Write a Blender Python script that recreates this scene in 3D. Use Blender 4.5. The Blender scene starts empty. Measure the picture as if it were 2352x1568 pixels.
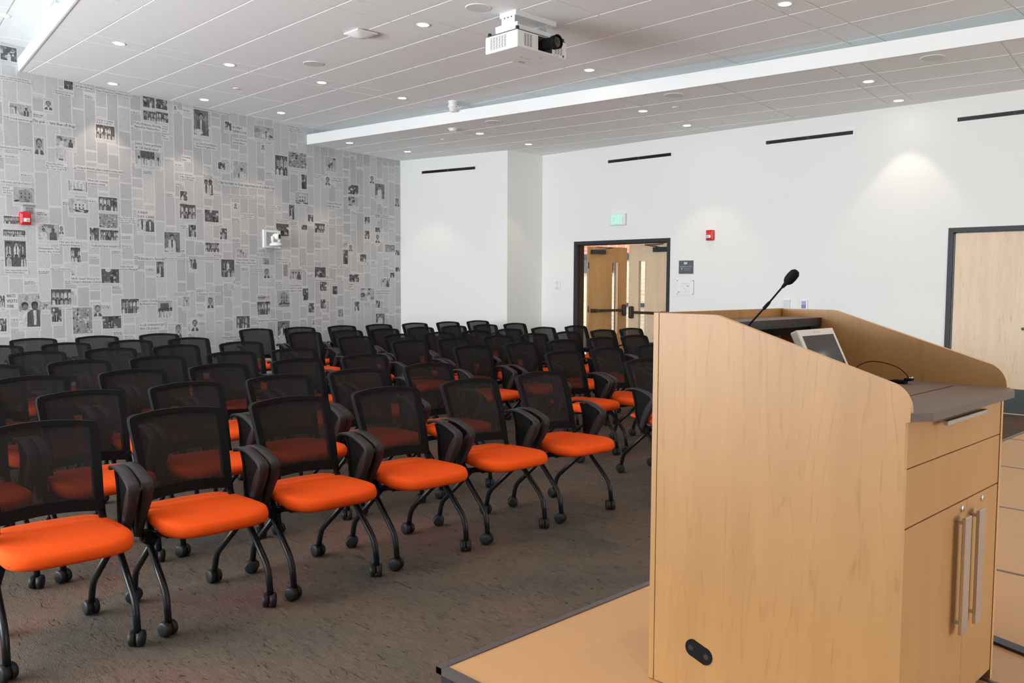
import bpy, bmesh, math, random
from mathutils import Vector, Matrix
R = math.radians
S = bpy.context.scene
COL = S.collection

# ------------------------------------------------------------------ camera
YAW, PITCH, ROLL, CAMZ = R(45.461), R(3.896), R(0.254), 1.5
d = Vector((-math.sin(YAW)*math.cos(PITCH), math.cos(YAW)*math.cos(PITCH), -math.sin(PITCH)))
r0 = Vector((math.cos(YAW), math.sin(YAW), 0)); u0 = r0.cross(d)
rr = r0*math.cos(ROLL)+u0*math.sin(ROLL); uu = -r0*math.sin(ROLL)+u0*math.cos(ROLL)
cam = bpy.data.cameras.new('camera'); cam.sensor_width = 36; cam.lens = 1966/2352*36; cam.clip_start = .05
co = bpy.data.objects.new('camera', cam); COL.objects.link(co)
m = Matrix.Identity(4)
for i in range(3):
    m[i][0] = rr[i]; m[i][1] = uu[i]; m[i][2] = -d[i]
m[2][3] = CAMZ
co.matrix_world = m
S.camera = co

# ------------------------------------------------------------------ world, view, daylight
w = bpy.data.worlds.new('daylight'); S.world = w; w.use_nodes = True
bg = w.node_tree.nodes['Background']; bg.inputs[0].default_value = (.80, .90, 1, 1); bg.inputs[1].default_value = 3.0
S.view_settings.view_transform = 'Standard'; S.view_settings.look = 'None'; S.view_settings.gamma = 1
S.view_settings.exposure = 0.93
S.view_settings.use_curve_mapping = False
S.cycles.transparent_max_bounces = 24
S.cycles.max_bounces = 10; S.cycles.diffuse_bounces = 7
S.cycles.sample_clamp_indirect = 6

def area(name, loc, rot, sx, sy, power, color):
    l = bpy.data.lights.new(name, 'AREA'); l.shape = 'RECTANGLE'; l.size = sx; l.size_y = sy; l.energy = power; l.color = color
    o = bpy.data.objects.new(name, l); COL.objects.link(o); o.location = loc; o.rotation_euler = rot
    return o
DAY = (.89, .955, 1.0)
WINDOWS = [(-8.8, 1.8, 235), (-6.7, 1.8, 205), (-4.6, 1.8, 130), (-2.5, 1.8, 28)]
BACKY = -4.2; EX_ROOM = 6.0
for i, (x, wd, pw) in enumerate(WINDOWS):
    area('window_daylight', (x, BACKY-.12, 1.75), (R(106), 0, 0), wd-.1, 2.1, pw, DAY)   # tilted up: sky and sunlit paving outside
area('stage_side_fill', (EX_ROOM+.12, 4.6, 1.9), (R(90), 0, R(90)), 4.4, 2.0, 85, (1, .93, .84))  # added warm fill from the unseen stage side, lifts the drawer fronts
# daylight in the glazed hallway behind the double door
area('hallway_daylight', (-10.6, 12.9, 2.75), (0, R(-8), 0), 2.6, 2.6, 38, (1, .97, .90))
SPOT_W = 16.0

# ------------------------------------------------------------------ materials
def mat(name, col, rough=.5, metal=0, spec=.5, bump=None, nscale=None, namt=0, emit=None, estr=0, coat=0, sheen=0):
    m = bpy.data.materials.new(name); m.use_nodes = True; nt = m.node_tree; b = nt.nodes['Principled BSDF']
    b.inputs['Base Color'].default_value = (*col, 1); b.inputs['Roughness'].default_value = rough
    b.inputs['Metallic'].default_value = metal; b.inputs['Specular IOR Level'].default_value = spec
    if coat: b.inputs['Coat Weight'].default_value = coat
    if sheen: b.inputs['Sheen Weight'].default_value = sheen; b.inputs['Sheen Roughness'].default_value = .4
    if emit: b.inputs['Emission Color'].default_value = (*emit, 1); b.inputs['Emission Strength'].default_value = estr
    tc = nt.nodes.new('ShaderNodeTexCoord')
    if nscale:
        n = nt.nodes.new('ShaderNodeTexNoise'); n.inputs['Scale'].default_value = nscale; n.inputs['Detail'].default_value = 4
        nt.links.new(tc.outputs['Object'], n.inputs['Vector'])
        mx = nt.nodes.new('ShaderNodeMixRGB'); mx.inputs[1].default_value = (*[c*(1-namt) for c in col], 1); mx.inputs[2].default_value = (*[min(1, c*(1+namt)) for c in col], 1)
        nt.links.new(n.outputs['Fac'], mx.inputs[0]); nt.links.new(mx.outputs[0], b.inputs['Base Color'])
    if bump:
        n = nt.nodes.new('ShaderNodeTexNoise'); n.inputs['Scale'].default_value = bump[0]; n.inputs['Detail'].default_value = 3
        nt.links.new(tc.outputs['Object'], n.inputs['Vector'])
        bp = nt.nodes.new('ShaderNodeBump'); bp.inputs['Strength'].default_value = bump[1]; bp.inputs['Distance'].default_value = bump[2]
        nt.links.new(n.outputs['Fac'], bp.inputs['Height']); nt.links.new(bp.outputs[0], b.inputs['Normal'])
    return m
def nodes(m): return m.node_tree.nodes, m.node_tree.links, m.node_tree.nodes['Principled BSDF']
def ramp(N, pts, interp='LINEAR'):
    r = N.new('ShaderNodeValToRGB'); cr = r.color_ramp; cr.interpolation = interp
    while len(cr.elements) < len(pts): cr.elements.new(.5)
    for e, (p, c) in zip(cr.elements, pts): e.position = p; e.color = (*c, 1)
    return r
def wood(name, base, dark, light, fig=1.0, scale=(9, 9, 1.0), rough=.42):
    m = mat(name, base, rough, spec=.4); N, L, b = nodes(m)
    tc = N.new('ShaderNodeTexCoord'); mp = N.new('ShaderNodeMapping'); mp.inputs['Scale'].default_value = scale
    L.new(tc.outputs['Object'], mp.inputs[0])
    n1 = N.new('ShaderNodeTexNoise'); n1.inputs['Scale'].default_value = .55; n1.inputs['Detail'].default_value = 2; n1.inputs['Distortion'].default_value = .9
    L.new(mp.outputs[0], n1.inputs['Vector'])
    # contour lines of a slow field give the cathedral figure
    mu = N.new('ShaderNodeMath'); mu.operation = 'MULTIPLY'; mu.inputs[1].default_value = 9*fig; L.new(n1.outputs['Fac'], mu.inputs[0])
    fr = N.new('ShaderNodeMath'); fr.operation = 'FRACT'; L.new(mu.outputs[0], fr.inputs[0])
    r1 = ramp(N, [(0, (0, 0, 0)), (.80, (.10, .10, .10)), (.93, (.62, .62, .62)), (1, (0, 0, 0))]); L.new(fr.outputs[0], r1.inputs[0])
    n2 = N.new('ShaderNodeTexNoise'); n2.inputs['Scale'].default_value = 1.1; n2.inputs['Detail'].default_value = 5; L.new(mp.outputs[0], n2.inputs['Vector'])
    n3 = N.new('ShaderNodeTexNoise'); n3.inputs['Scale'].default_value = 9; n3.inputs['Detail'].default_value = 5; L.new(mp.outputs[0], n3.inputs['Vector'])
    mxa = N.new('ShaderNodeMixRGB'); mxa.inputs[1].default_value = (*light, 1); mxa.inputs[2].default_value = (*base, 1)
    ra = ramp(N, [(.3, (0, 0, 0)), (.7, (1, 1, 1))]); L.new(n2.outputs['Fac'], ra.inputs[0]); L.new(ra.outputs[0], mxa.inputs[0])
    mk = N.new('ShaderNodeMath'); mk.operation = 'MULTIPLY'; L.new(r1.outputs[0], mk.inputs[0])
    rb = ramp(N, [(.42, (.1, .1, .1)), (.62, (1, 1, 1))]); L.new(n3.outputs['Fac'], rb.inputs[0]); L.new(rb.outputs[0], mk.inputs[1])
    mxb = N.new('ShaderNodeMixRGB'); mxb.inputs[2].default_value = (*dark, 1); L.new(mxa.outputs[0], mxb.inputs[1]); L.new(mk.outputs[0], mxb.inputs[0])
    L.new(mxb.outputs[0], b.inputs['Base Color'])
    return m
M = {}
M['wall'] = mat('white_paint', (.80, .80, .775), .6, spec=.2, bump=(180, .06, .002))
M['fascia'] = mat('white_fascia', (.82, .82, .81), .45, spec=.35)
M['tile'] = mat('ceiling_tile', (.87, .89, .885), .9, spec=.1, nscale=260, namt=.05, bump=(420, .25, .002))
M['grid'] = mat('ceiling_grid_white', (.80, .80, .79), .5)
M['whitep'] = mat('white_plastic', (.80, .80, .79), .35)
M['whitem'] = mat('white_enamel_metal', (.74, .74, .74), .35)
M['blackp'] = mat('black_plastic', (.007, .0068, .007), .8, spec=.12)
M['blackt'] = mat('black_coated_tube', (.007, .007, .0075), .38, spec=.35)
M['caster'] = mat('dark_grey_caster_plastic', (.011, .0115, .012), .5, spec=.3)
M['armpad'] = mat('charcoal_arm_plastic', (.024, .0205, .0205), .5, spec=.3, bump=(700, .15, .0004))
M['blackm'] = mat('black_metal', (.02, .021, .024), .4)
M['slot'] = mat('black_slot', (.004, .004, .005), .25)
M['alu'] = mat('brushed_aluminium', (.62, .60, .57), .35, metal=.85)
M['chrome'] = mat('chrome', (.75, .74, .72), .2, metal=1)
M['darktrim'] = mat('dark_anodised_trim', (.10, .085, .085), .35, metal=.3)
M['red'] = mat('red_alarm_plastic', (.62, .015, .02), .35)
M['lens'] = mat('clear_strobe_lens', (.75, .75, .78), .15, spec=.8)
M['bronze'] = mat('dark_bronze_metal', (.045, .030, .022), .38, metal=.4)
M['frame'] = mat('dark_grey_door_frame', (.024, .028, .031), .5, spec=.35)
M['stage'] = mat('tan_stage_hardboard', (.52, .285, .122), .42, nscale=30, namt=.05)
M['lam'] = mat('grey_brown_laminate', (.155, .115, .092), .5, bump=(900, .06, .0003))
M['edgeband'] = mat('maple_edge_band', (.60, .37, .17), .4)
M['screen'] = mat('dark_glass_screen', (.012, .012, .013), .06, spec=.8)
M['beige'] = mat('warm_white_device_plastic', (.60, .55, .50), .35)
M['sign'] = mat('slate_sign_panel', (.085, .100, .115), .35)
M['signtext'] = mat('light_sign_lettering', (.62, .63, .63), .5)
M['paper'] = mat('white_printed_card', (.80, .80, .80), .5)
M['greyink'] = mat('grey_ink', (.45, .45, .46), .6)
M['ltgrey'] = mat('light_grey_plastic', (.60, .63, .67), .4)
M['bluelcd'] = mat('blue_display', (.30, .40, .65), .2)
M['bluelcd2'] = mat('indigo_display', (.20, .20, .38), .2)
M['spkr'] = mat('white_speaker_grille', (.66, .655, .65), .6, bump=(900, .4, .001))
M['exitg'] = mat('lit_green_letters', (.1, .35, .2), .4, emit=(.26, 1.0, .48), estr=.62)
M['lamp'] = mat('lit_lamp_lens', (1, .95, .9), .4, emit=(1, .88, .76), estr=14)
M['base'] = mat('dark_green_grey_rubber_base', (.035, .042, .04), .5)
M['brassy'] = mat('yellow_label', (.62, .42, .14), .5)
M['glass'] = mat('clear_glass', (1, 1, 1), .02); M['glass'].node_tree.nodes['Principled BSDF'].inputs['Transmission Weight'].default_value = 1; M['glass'].node_tree.nodes['Principled BSDF'].inputs['IOR'].default_value = 1.05
M['maple'] = wood('maple_laminate', (.335, .166, .053), (.26, .114, .031), (.385, .198, .067))
M['mapleb'] = wood('maple_laminate_fronts_lightened', (.46, .255, .10), (.40, .20, .07), (.50, .285, .118), fig=.3)  # same maple, toned lighter than the sides to even out the light
M['birch'] = wood('pale_birch_veneer', (.68, .50, .32), (.54, .36, .20), (.74, .57, .39), fig=.8, scale=(9, 9, 1.2))
M['birch_dim'] = wood('birch_veneer_dim_warm_light', (.50, .26, .085), (.42, .20, .06), (.55, .30, .11), fig=.5, scale=(9, 9, 1.2))  # birch with the dim warm hallway light mixed into its colour
# orange seat fabric
m = mat('orange_seat_fabric', (.74, .080, .009), .85, spec=.08, bump=(900, .35, .0008)); M['orange'] = m
# translucent black mesh
m = mat('black_mesh_fabric', (.020, .018, .0175), .8, spec=.12); N, L, b = nodes(m); M['mesh'] = m
tr = N.new('ShaderNodeBsdfTransparent'); tr.inputs[0].default_value = (1, 1, 1, 1)
mx = N.new('ShaderNodeMixShader'); mx.inputs[0].default_value = .10
L.new(b.outputs[0], mx.inputs[1]); L.new(tr.outputs[0], mx.inputs[2]); L.new(mx.outputs[0], N['Material Output'].inputs[0])
# carpet
m = mat('patterned_brown_carpet', (.09, .07, .06), .95, spec=.05); N, L, b = nodes(m); M['carpet'] = m
tc = N.new('ShaderNodeTexCoord')
n1 = N.new('ShaderNodeTexNoise'); n1.inputs['Scale'].default_value = 1.1; n1.inputs['Detail'].default_value = 5; n1.inputs['Distortion'].default_value = .4
L.new(tc.outputs['Object'], n1.inputs['Vector'])
r1 = ramp(N, [(.34, (.086, .080, .070)), (.45, (.116, .094, .074)), (.55, (.138, .100, .077)), (.64, (.160, .094, .077))]); L.new(n1.outputs['Fac'], r1.inputs[0])
mp = N.new('ShaderNodeMapping'); mp.inputs['Rotation'].default_value = (0, 0, R(38)); mp.inputs['Scale'].default_value = (9, 42, 9); L.new(tc.outputs['Object'], mp.inputs[0])
n2 = N.new('ShaderNodeTexNoise'); n2.inputs['Scale'].default_value = 1; n2.inputs['Detail'].default_value = 6; n2.inputs['Distortion'].default_value = 1.6; L.new(mp.outputs[0], n2.inputs['Vector'])
mp3 = N.new('ShaderNodeMapping'); mp3.inputs['Rotation'].default_value = (0, 0, R(-55)); mp3.inputs['Scale'].default_value = (10, 38, 9); L.new(tc.outputs['Object'], mp3.inputs[0])
n3 = N.new('ShaderNodeTexNoise'); n3.inputs['Scale'].default_value = 1; n3.inputs['Detail'].default_value = 5; n3.inputs['Distortion'].default_value = 2.2; L.new(mp3.outputs[0], n3.inputs['Vector'])
mxn = N.new('ShaderNodeMath'); mxn.operation = 'MINIMUM'; L.new(n2.outputs['Fac'], mxn.inputs[0]); L.new(n3.outputs['Fac'], mxn.inputs[1])
r2 = ramp(N, [(.28, (.42, .40, .40)), (.36, (.90, .90, .90)), (.60, (1.12, 1.12, 1.12))]); L.new(mxn.outputs[0], r2.inputs[0])
mp6 = N.new('ShaderNodeMapping'); mp6.inputs['Rotation'].default_value = (0, 0, R(20)); mp6.inputs['Scale'].default_value = (6, 17, 1); L.new(tc.outputs['Object'], mp6.inputs[0])
nd = N.new('ShaderNodeTexNoise'); nd.inputs['Scale'].default_value = 3; nd.inputs['Detail'].default_value = 4; L.new(tc.outputs['Object'], nd.inputs['Vector'])
va = N.new('ShaderNodeMixRGB'); va.blend_type = 'ADD'; va.inputs[0].default_value = 4.5; L.new(mp6.outputs[0], va.inputs[1]); L.new(nd.outputs['Color'], va.inputs[2])
vo = N.new('ShaderNodeTexVoronoi'); vo.feature = 'DISTANCE_TO_EDGE'; vo.inputs['Scale'].default_value = 1; L.new(va.outputs[0], vo.inputs['Vector'])
rv = ramp(N, [(0, (.50, .47, .47)), (.028, (.98, .98, .98)), (.5, (1.04, 1.04, 1.04))]); L.new(vo.outputs['Distance'], rv.inputs[0])
m0 = N.new('ShaderNodeMixRGB'); m0.blend_type = 'MULTIPLY'; m0.inputs[0].default_value = .35; L.new(r1.outputs[0], m0.inputs[1]); L.new(rv.outputs[0], m0.inputs[2])
mm = N.new('ShaderNodeMixRGB'); mm.blend_type = 'MULTIPLY'; mm.inputs[0].default_value = 1; L.new(m0.outputs[0], mm.inputs[1]); L.new(r2.outputs[0], mm.inputs[2])
# sparse orange and red flecks woven in
mp4 = N.new('ShaderNodeMapping'); mp4.inputs['Rotation'].default_value = (0, 0, R(2)); mp4.inputs['Scale'].default_value = (60, 1.7, 1); L.new(tc.outputs['Object'], mp4.inputs[0])
n4 = N.new('ShaderNodeTexNoise'); n4.inputs['Scale'].default_value = 1; n4.inputs['Detail'].default_value = 1; L.new(mp4.outputs[0], n4.inputs['Vector'])
r4 = ramp(N, [(.78, (0, 0, 0)), (.82, (1, 1, 1))]); L.new(n4.outputs['Fac'], r4.inputs[0])
m4 = N.new('ShaderNodeMixRGB'); m4.inputs[2].default_value = (.30, .105, .045, 1); L.new(mm.outputs[0], m4.inputs[1]); L.new(r4.outputs[0], m4.inputs[0])
L.new(m4.outputs[0], b.inputs['Base Color'])
n5 = N.new('ShaderNodeTexNoise'); n5.inputs['Scale'].default_value = 260; n5.inputs['Detail'].default_value = 2; L.new(tc.outputs['Object'], n5.inputs['Vector'])
ad = N.new('ShaderNodeMath'); ad.operation = 'ADD'; L.new(n5.outputs['Fac'], ad.inputs[0]); L.new(r2.outputs[0], ad.inputs[1])
bp = N.new('ShaderNodeBump'); bp.inputs['Strength'].default_value = .8; bp.inputs['Distance'].default_value = .006; L.new(ad.outputs[0], bp.inputs['Height']); L.new(bp.outputs[0], b.inputs['Normal'])
# brick
def brick(name, c1, c2, mortar, sc):
    m = mat(name, c1, .85); N, L, b = nodes(m); tc = N.new('ShaderNodeTexCoord'); mp = N.new('ShaderNodeMapping'); mp.inputs['Rotation'].default_value = (R(90), 0, 0)
    L.new(tc.outputs['Object'], mp.inputs[0]); t = N.new('ShaderNodeTexBrick'); t.inputs['Scale'].default_value = sc
    t.inputs['Color1'].default_value = (*c1, 1); t.inputs['Color2'].default_value = (*c2, 1); t.inputs['Mortar'].default_value = (*mortar, 1)
    t.inputs['Mortar Size'].default_value = .012; t.inputs['Brick Width'].default_value = .42; t.inputs['Row Height'].default_value = .14
    L.new(mp.outputs[0], t.inputs['Vector']); L.new(t.outputs[0], b.inputs['Base Color']); return m
M['brickr'] = brick('red_brick', (.50, .17, .11), (.58, .24, .16), (.62, .50, .44), 1.9)
M['brickb'] = brick('buff_brick', (.62, .50, .32), (.70, .60, .42), (.75, .70, .60), 1.9)
# newsprint: paper, four column greys made of fine type, picture greys, ink
M['np_paper'] = mat('newsprint_paper', (.615, .61, .61), .65, spec=.25)
def typem(name, dark, lite):
    m = mat(name, lite, .65, spec=.25); N, L, b = nodes(m); tc = N.new('ShaderNodeTexCoord'); mp = N.new('ShaderNodeMapping'); mp.inputs['Scale'].default_value = (120, 120, 260)
    L.new(tc.outputs['Object'], mp.inputs[0]); n = N.new('ShaderNodeTexNoise'); n.inputs['Scale'].default_value = 1; n.inputs['Detail'].default_value = 2
    L.new(mp.outputs[0], n.inputs['Vector']); r = ramp(N, [(.40, dark), (.60, lite)]); L.new(n.outputs['Fac'], r.inputs[0]); L.new(r.outputs[0], b.inputs['Base Color']); return m
for i, (a, c) in enumerate([(.43, .58), (.41, .53), (.38, .50), (.46, .59)]):
    M['np_t%d' % i] = typem('newsprint_type', (a, a, a*1.02), (c, c, c*1.01))
for i, g in enumerate([.055, .11, .19, .29, .41, .54]):
    M['np_g%d' % i] = mat('newsprint_picture_grey', (g, g*.985, g), .65, spec=.25, nscale=34, namt=.6)
M['np_ink'] = mat('newsprint_ink', (.12, .12, .13), .65, spec=.25)
# ------------------------------------------------------------------ mesh helpers
class MB:
    def __init__(s): s.v = []; s.f = []; s.mi = []; s.ms = []; s.sm = []
    def _m(s, m):
        if m not in s.ms: s.ms.append(m)
        return s.ms.index(m)
    def add(s, vs, fs, m, smooth=False):
        o = len(s.v); s.v += [tuple(v) for v in vs]; k = s._m(m)
        for f in fs: s.f.append(tuple(i+o for i in f)); s.mi.append(k); s.sm.append(smooth)
    def box(s, x0, y0, z0, x1, y1, z1, m, T=None):
        vs = [Vector(p) for p in ((x0,y0,z0),(x1,y0,z0),(x1,y1,z0),(x0,y1,z0),(x0,y0,z1),(x1,y0,z1),(x1,y1,z1),(x0,y1,z1))]
        if T: vs = [T @ v for v in vs]
        s.add(vs, [(3,2,1,0),(4,5,6,7),(0,1,5,4),(1,2,6,5),(2,3,7,6),(3,0,4,7)], m)
    def rbox(s, x0, y0, z0, x1, y1, z1, m, r=.005, T=None, seg=3):     # box with rounded edges
        bm = bmesh.new(); bmesh.ops.create_cube(bm, size=1)
        for v in bm.verts: v.co = Vector(((x0+x1)/2+v.co.x*(x1-x0), (y0+y1)/2+v.co.y*(y1-y0), (z0+z1)/2+v.co.z*(z1-z0)))
        bmesh.ops.bevel(bm, geom=bm.edges[:], offset=r, segments=seg, profile=.5, affect='EDGES')
        bm.verts.index_update()
        s.add([(T @ v.co) if T else v.co.copy() for v in bm.verts], [[v.index for v in f.verts] for f in bm.faces], m, False); bm.free()
    def prism(s, poly, n, h, m, T=None):        # poly: list of 3D points, extruded by vector n*h
        n = Vector(n).normalized()*h; k = len(poly); a = [Vector(p) for p in poly]; bq = [p+n for p in a]
        vs = a+bq
        if T: vs = [T @ v for v in vs]
        nn = Vector((0,0,0))
        for i in range(k): nn += a[i].cross(a[(i+1) % k])
        rev = nn.dot(n) > 0
        f = [tuple(range(k))[::-1], tuple(range(k, 2*k))] + [(i, (i+1) % k, (i+1) % k+k, i+k) for i in range(k)]
        if not rev: f = [q[::-1] for q in f]
        s.add(vs, f, m)
    def quad(s, pts, m): s.add(pts, [tuple(range(len(pts)))], m)
    def tube(s, pts, r, m, seg=10, fillet=0, T=None, cap=True):
        P = fillet_path(pts, fillet) if fillet else [Vector(p) for p in pts]
        rs = r if isinstance(r, (list, tuple)) else [r]*len(P)
        vs = []; fs = []; up = None
        for i, p in enumerate(P):
            t = (P[min(i+1, len(P)-1)]-P[max(i-1, 0)]).normalized()
            if up is None:
                up = Vector((0,0,1)) if abs(t.z) < .9 else Vector((1,0,0))
            a = (up - t*up.dot(t)).normalized(); up = a; bb = t.cross(a)
            for k in range(seg):
                an = 2*math.pi*k/seg; vs.append(p+(a*math.cos(an)+bb*math.sin(an))*rs[i])
        n = len(P)
        for i in range(n-1):
            for k in range(seg):
                k2 = (k+1) % seg; fs.append((i*seg+k, i*seg+k2, (i+1)*seg+k2, (i+1)*seg+k))
        if T: vs = [T @ v for v in vs]
        s.add(vs, fs, m, True)
        if cap: s.add(vs[:seg], [tuple(range(seg))[::-1]], m); s.add(vs[-seg:], [tuple(range(seg))], m)
    def ribbon(s, pts, wid, th, m, axis=(0,1,0)):       # strip with width along axis, following pts; wid, th lists
        ax = Vector(axis); P = [Vector(p) for p in pts]; vs = []; fs = []
        Q, W2, T2 = [], [], []
        for i in range(len(P)-1):       # Catmull-Rom refinement
            p0, p1, p2, p3 = P[max(i-1, 0)], P[i], P[i+1], P[min(i+2, len(P)-1)]
            for k in range(3):
                t = k/3; Q.append(.5*((2*p1)+(p2-p0)*t+(2*p0-5*p1+4*p2-p3)*t*t+(3*p1-p0-3*p2+p3)*t**3)); W2.append(wid[i]+(wid[i+1]-wid[i])*t); T2.append(th[i]+(th[i+1]-th[i])*t)
        P, wid, th = Q+[P[-1]], W2+[wid[-1]], T2+[th[-1]]
        for i, p in enumerate(P):
            t = (P[min(i+1, len(P)-1)]-P[max(i-1, 0)]).normalized(); n = t.cross(ax).normalized()
            w2, t2 = wid[i]/2, th[i]/2
            for a, c in ((-1,-.55),(-.86,-1),(.86,-1),(1,-.55),(1,.55),(.86,1),(-.86,1),(-1,.55)): vs.append(p+ax*a*w2+n*c*t2)
        for i in range(len(P)-1):
            for k in range(8): k2 = (k+1) % 8; fs.append((i*8+k, i*8+k2, (i+1)*8+k2, (i+1)*8+k))
        s.add(vs, fs, m, True)
        s.add(vs[:8], [tuple(range(8))[::-1]], m); s.add(vs[-8:], [tuple(range(8))], m)
    def lathe(s, prof, m, axis=(0,0,1), o=(0,0,0), seg=24, smooth=True, ms=None):   # prof [(r,h)]
        ax = Vector(axis).normalized(); a = ax.orthogonal().normalized(); bb = ax.cross(a); o = Vector(o); vs = []
        for (r_, h) in prof:
            for k in range(seg):
                an = 2*math.pi*k/seg; vs.append(o+ax*h+(a*math.cos(an)+bb*math.sin(an))*r_)
        for i in range(len(prof)-1):
            s.add(vs[i*seg:(i+2)*seg], [(k, (k+1) % seg, (k+1) % seg+seg, k+seg) for k in range(seg)], ms[i] if ms else m, smooth)
    def disc(s, c, n, r_, m, seg=24, sx=1):
        n = Vector(n).normalized(); a = n.orthogonal().normalized(); bb = n.cross(a); c = Vector(c)
        s.add([c+(a*math.cos(2*math.pi*k/seg)*sx+bb*math.sin(2*math.pi*k/seg))*r_ for k in range(seg)], [tuple(range(seg))], m)
    def build(s, name, parent=None, loc=None):
        me = bpy.data.meshes.new(name); me.from_pydata(s.v, [], s.f)
        for m in s.ms: me.materials.append(m)
        me.polygons.foreach_set('material_index', s.mi); me.polygons.foreach_set('use_smooth', s.sm); me.update()
        bm = bmesh.new(); bm.from_mesh(me); bmesh.ops.remove_doubles(bm, verts=bm.verts, dist=1e-6); bm.to_mesh(me); bm.free()
        o = bpy.data.objects.new(name, me); COL.objects.link(o)
        if parent: o.parent = parent
        if loc: o.location = loc
        return o
def fillet_path(pts, r, n=6):
    P = [Vector(p) for p in pts]; out = [P[0]]
    for i in range(1, len(P)-1):
        a, b_, c = P[i-1], P[i], P[i+1]; l1 = (a-b_).length; l2 = (c-b_).length; q = min(r, l1*.45, l2*.45)
        p0 = b_+(a-b_).normalized()*q; p1 = b_+(c-b_).normalized()*q
        for k in range(n+1):
            t = k/n; out.append(p0*(1-t)**2+b_*2*t*(1-t)+p1*t*t)
    out.append(P[-1]); return out
def thing(name, label, cat, loc=(0,0,0), rz=0, group=None):
    o = bpy.data.objects.new(name, None); COL.objects.link(o); o.empty_display_size = .1
    o.location = loc; o.rotation_euler = (0,0,rz); o['label'] = label; o['category'] = cat
    if group: o['group'] = group
    return o
def tag(o, label, cat, group=None):
    o['label'] = label; o['category'] = cat
    if group: o['group'] = group
    return o
def struct(o): o['kind'] = 'structure'; return o
def dup(root, loc, rz, label):
    r_ = root.copy(); COL.objects.link(r_); r_.location = loc; r_.rotation_euler = (0,0,rz); r_['label'] = label
    for ch in list(root.children):
        c = ch.copy(); COL.objects.link(c); c.parent = r_
        for g in ch.children:
            q = g.copy(); COL.objects.link(q); q.parent = c
    return r_
def textgeo(txt, size_h=1.0, res=2, spacing=1.0):
    """flat outline mesh of one line of text, origin lower left, cap height 1, returns verts (x,y), faces, width"""
    cu = bpy.data.curves.new('lettering', 'FONT'); cu.body = txt; cu.size = 1; cu.resolution_u = res; cu.space_character = spacing
    ob = bpy.data.objects.new('lettering', cu); COL.objects.link(ob)
    dg = bpy.context.evaluated_depsgraph_get(); me = ob.evaluated_get(dg).to_mesh()
    vs = [(v.co.x, v.co.y) for v in me.vertices]; fs = [tuple(p.vertices) for p in me.polygons]
    ob.evaluated_get(dg).to_mesh_clear(); bpy.data.objects.remove(ob); bpy.data.curves.remove(cu)
    if not vs: return [], [], 1
    x0 = min(v[0] for v in vs); x1 = max(v[0] for v in vs)
    k = 1/.70
    return [((x-x0)*k, y*k) for x, y in vs], fs, (x1-x0)*k
def put_text(mb, txt, o, ex, ez, width, h, m, center=False, res=2, nat=False, bold=0):
    """o: lower-left point, ex/ez unit vectors; squeeze to width"""
    vs, fs, w_ = textgeo(txt, res=res)
    if not vs: return
    o = Vector(o); ex = Vector(ex); ez = Vector(ez)
    sx = width/w_ if not nat else h
    if center: o = o-ex*(w_*sx/2)
    mb.add([o+ex*(x*sx)+ez*(y*h) for x, y in vs], fs, m)
    if bold:
        n = ex.cross(ez)
        mb.add([o+ex*(x*sx+bold)+ez*(y*h)+n*.0001 for x, y in vs], fs, m)
def clip(poly, p, n):       # keep side where (q-p).n >= 0 ; 2D
    out = []
    for i in range(len(poly)):
        a = poly[i]; b_ = poly[(i+1) % len(poly)]
        da = (a[0]-p[0])*n[0]+(a[1]-p[1])*n[1]; db = (b_[0]-p[0])*n[0]+(b_[1]-p[1])*n[1]
        if da >= 0: out.append(a)
        if (da < 0) != (db < 0):
            t = da/(da-db); out.append((a[0]+(b_[0]-a[0])*t, a[1]+(b_[1]-a[1])*t))
    return out
def clip_poly(poly, region):    # region: convex ccw
    for i in range(len(region)):
        a = region[i]; b_ = region[(i+1) % len(region)]
        poly = clip(poly, a, (-(b_[1]-a[1]), b_[0]-a[0]))
        if len(poly) < 3: return []
    return poly
# ------------------------------------------------------------------ the room
ZH, ZU, ZL = 4.256, 3.965, 3.706                  # high, main and low ceiling heights
EX = EX_ROOM                                          # right-hand end of the modelled room
CORN = Vector((-12.662, 9.576, 0)); COLA = Vector((-10.345, 10.058, 0)); COLB = Vector((-10.33, 10.89, 0))
aR = R(1.17); tR = Vector((math.cos(aR), math.sin(aR), 0)); nR = Vector((-math.sin(aR), math.cos(aR), 0))
aL = R(11.75); tL = Vector((math.cos(aL), math.sin(aL), 0)); nL = Vector((-math.sin(aL), math.cos(aL), 0))
tN = Vector((-.191, 1, 0)).normalized(); nN = Vector((tN.y, -tN.x, 0)); PN = Vector((-10.818, 0, 0))   # newsprint wall, nN faces the room
def newsx(y): return -.191*y-10.818
REND = COLB + tR*((EX-COLB.x)/tR.x)
BL = Vector((newsx(BACKY), BACKY, 0))
WT = .14
# floor
mb = MB(); mb.box(-15, BACKY-.3, -.1, EX+.3, 18, 0, M['carpet']); struct(mb.build('floor'))
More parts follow.
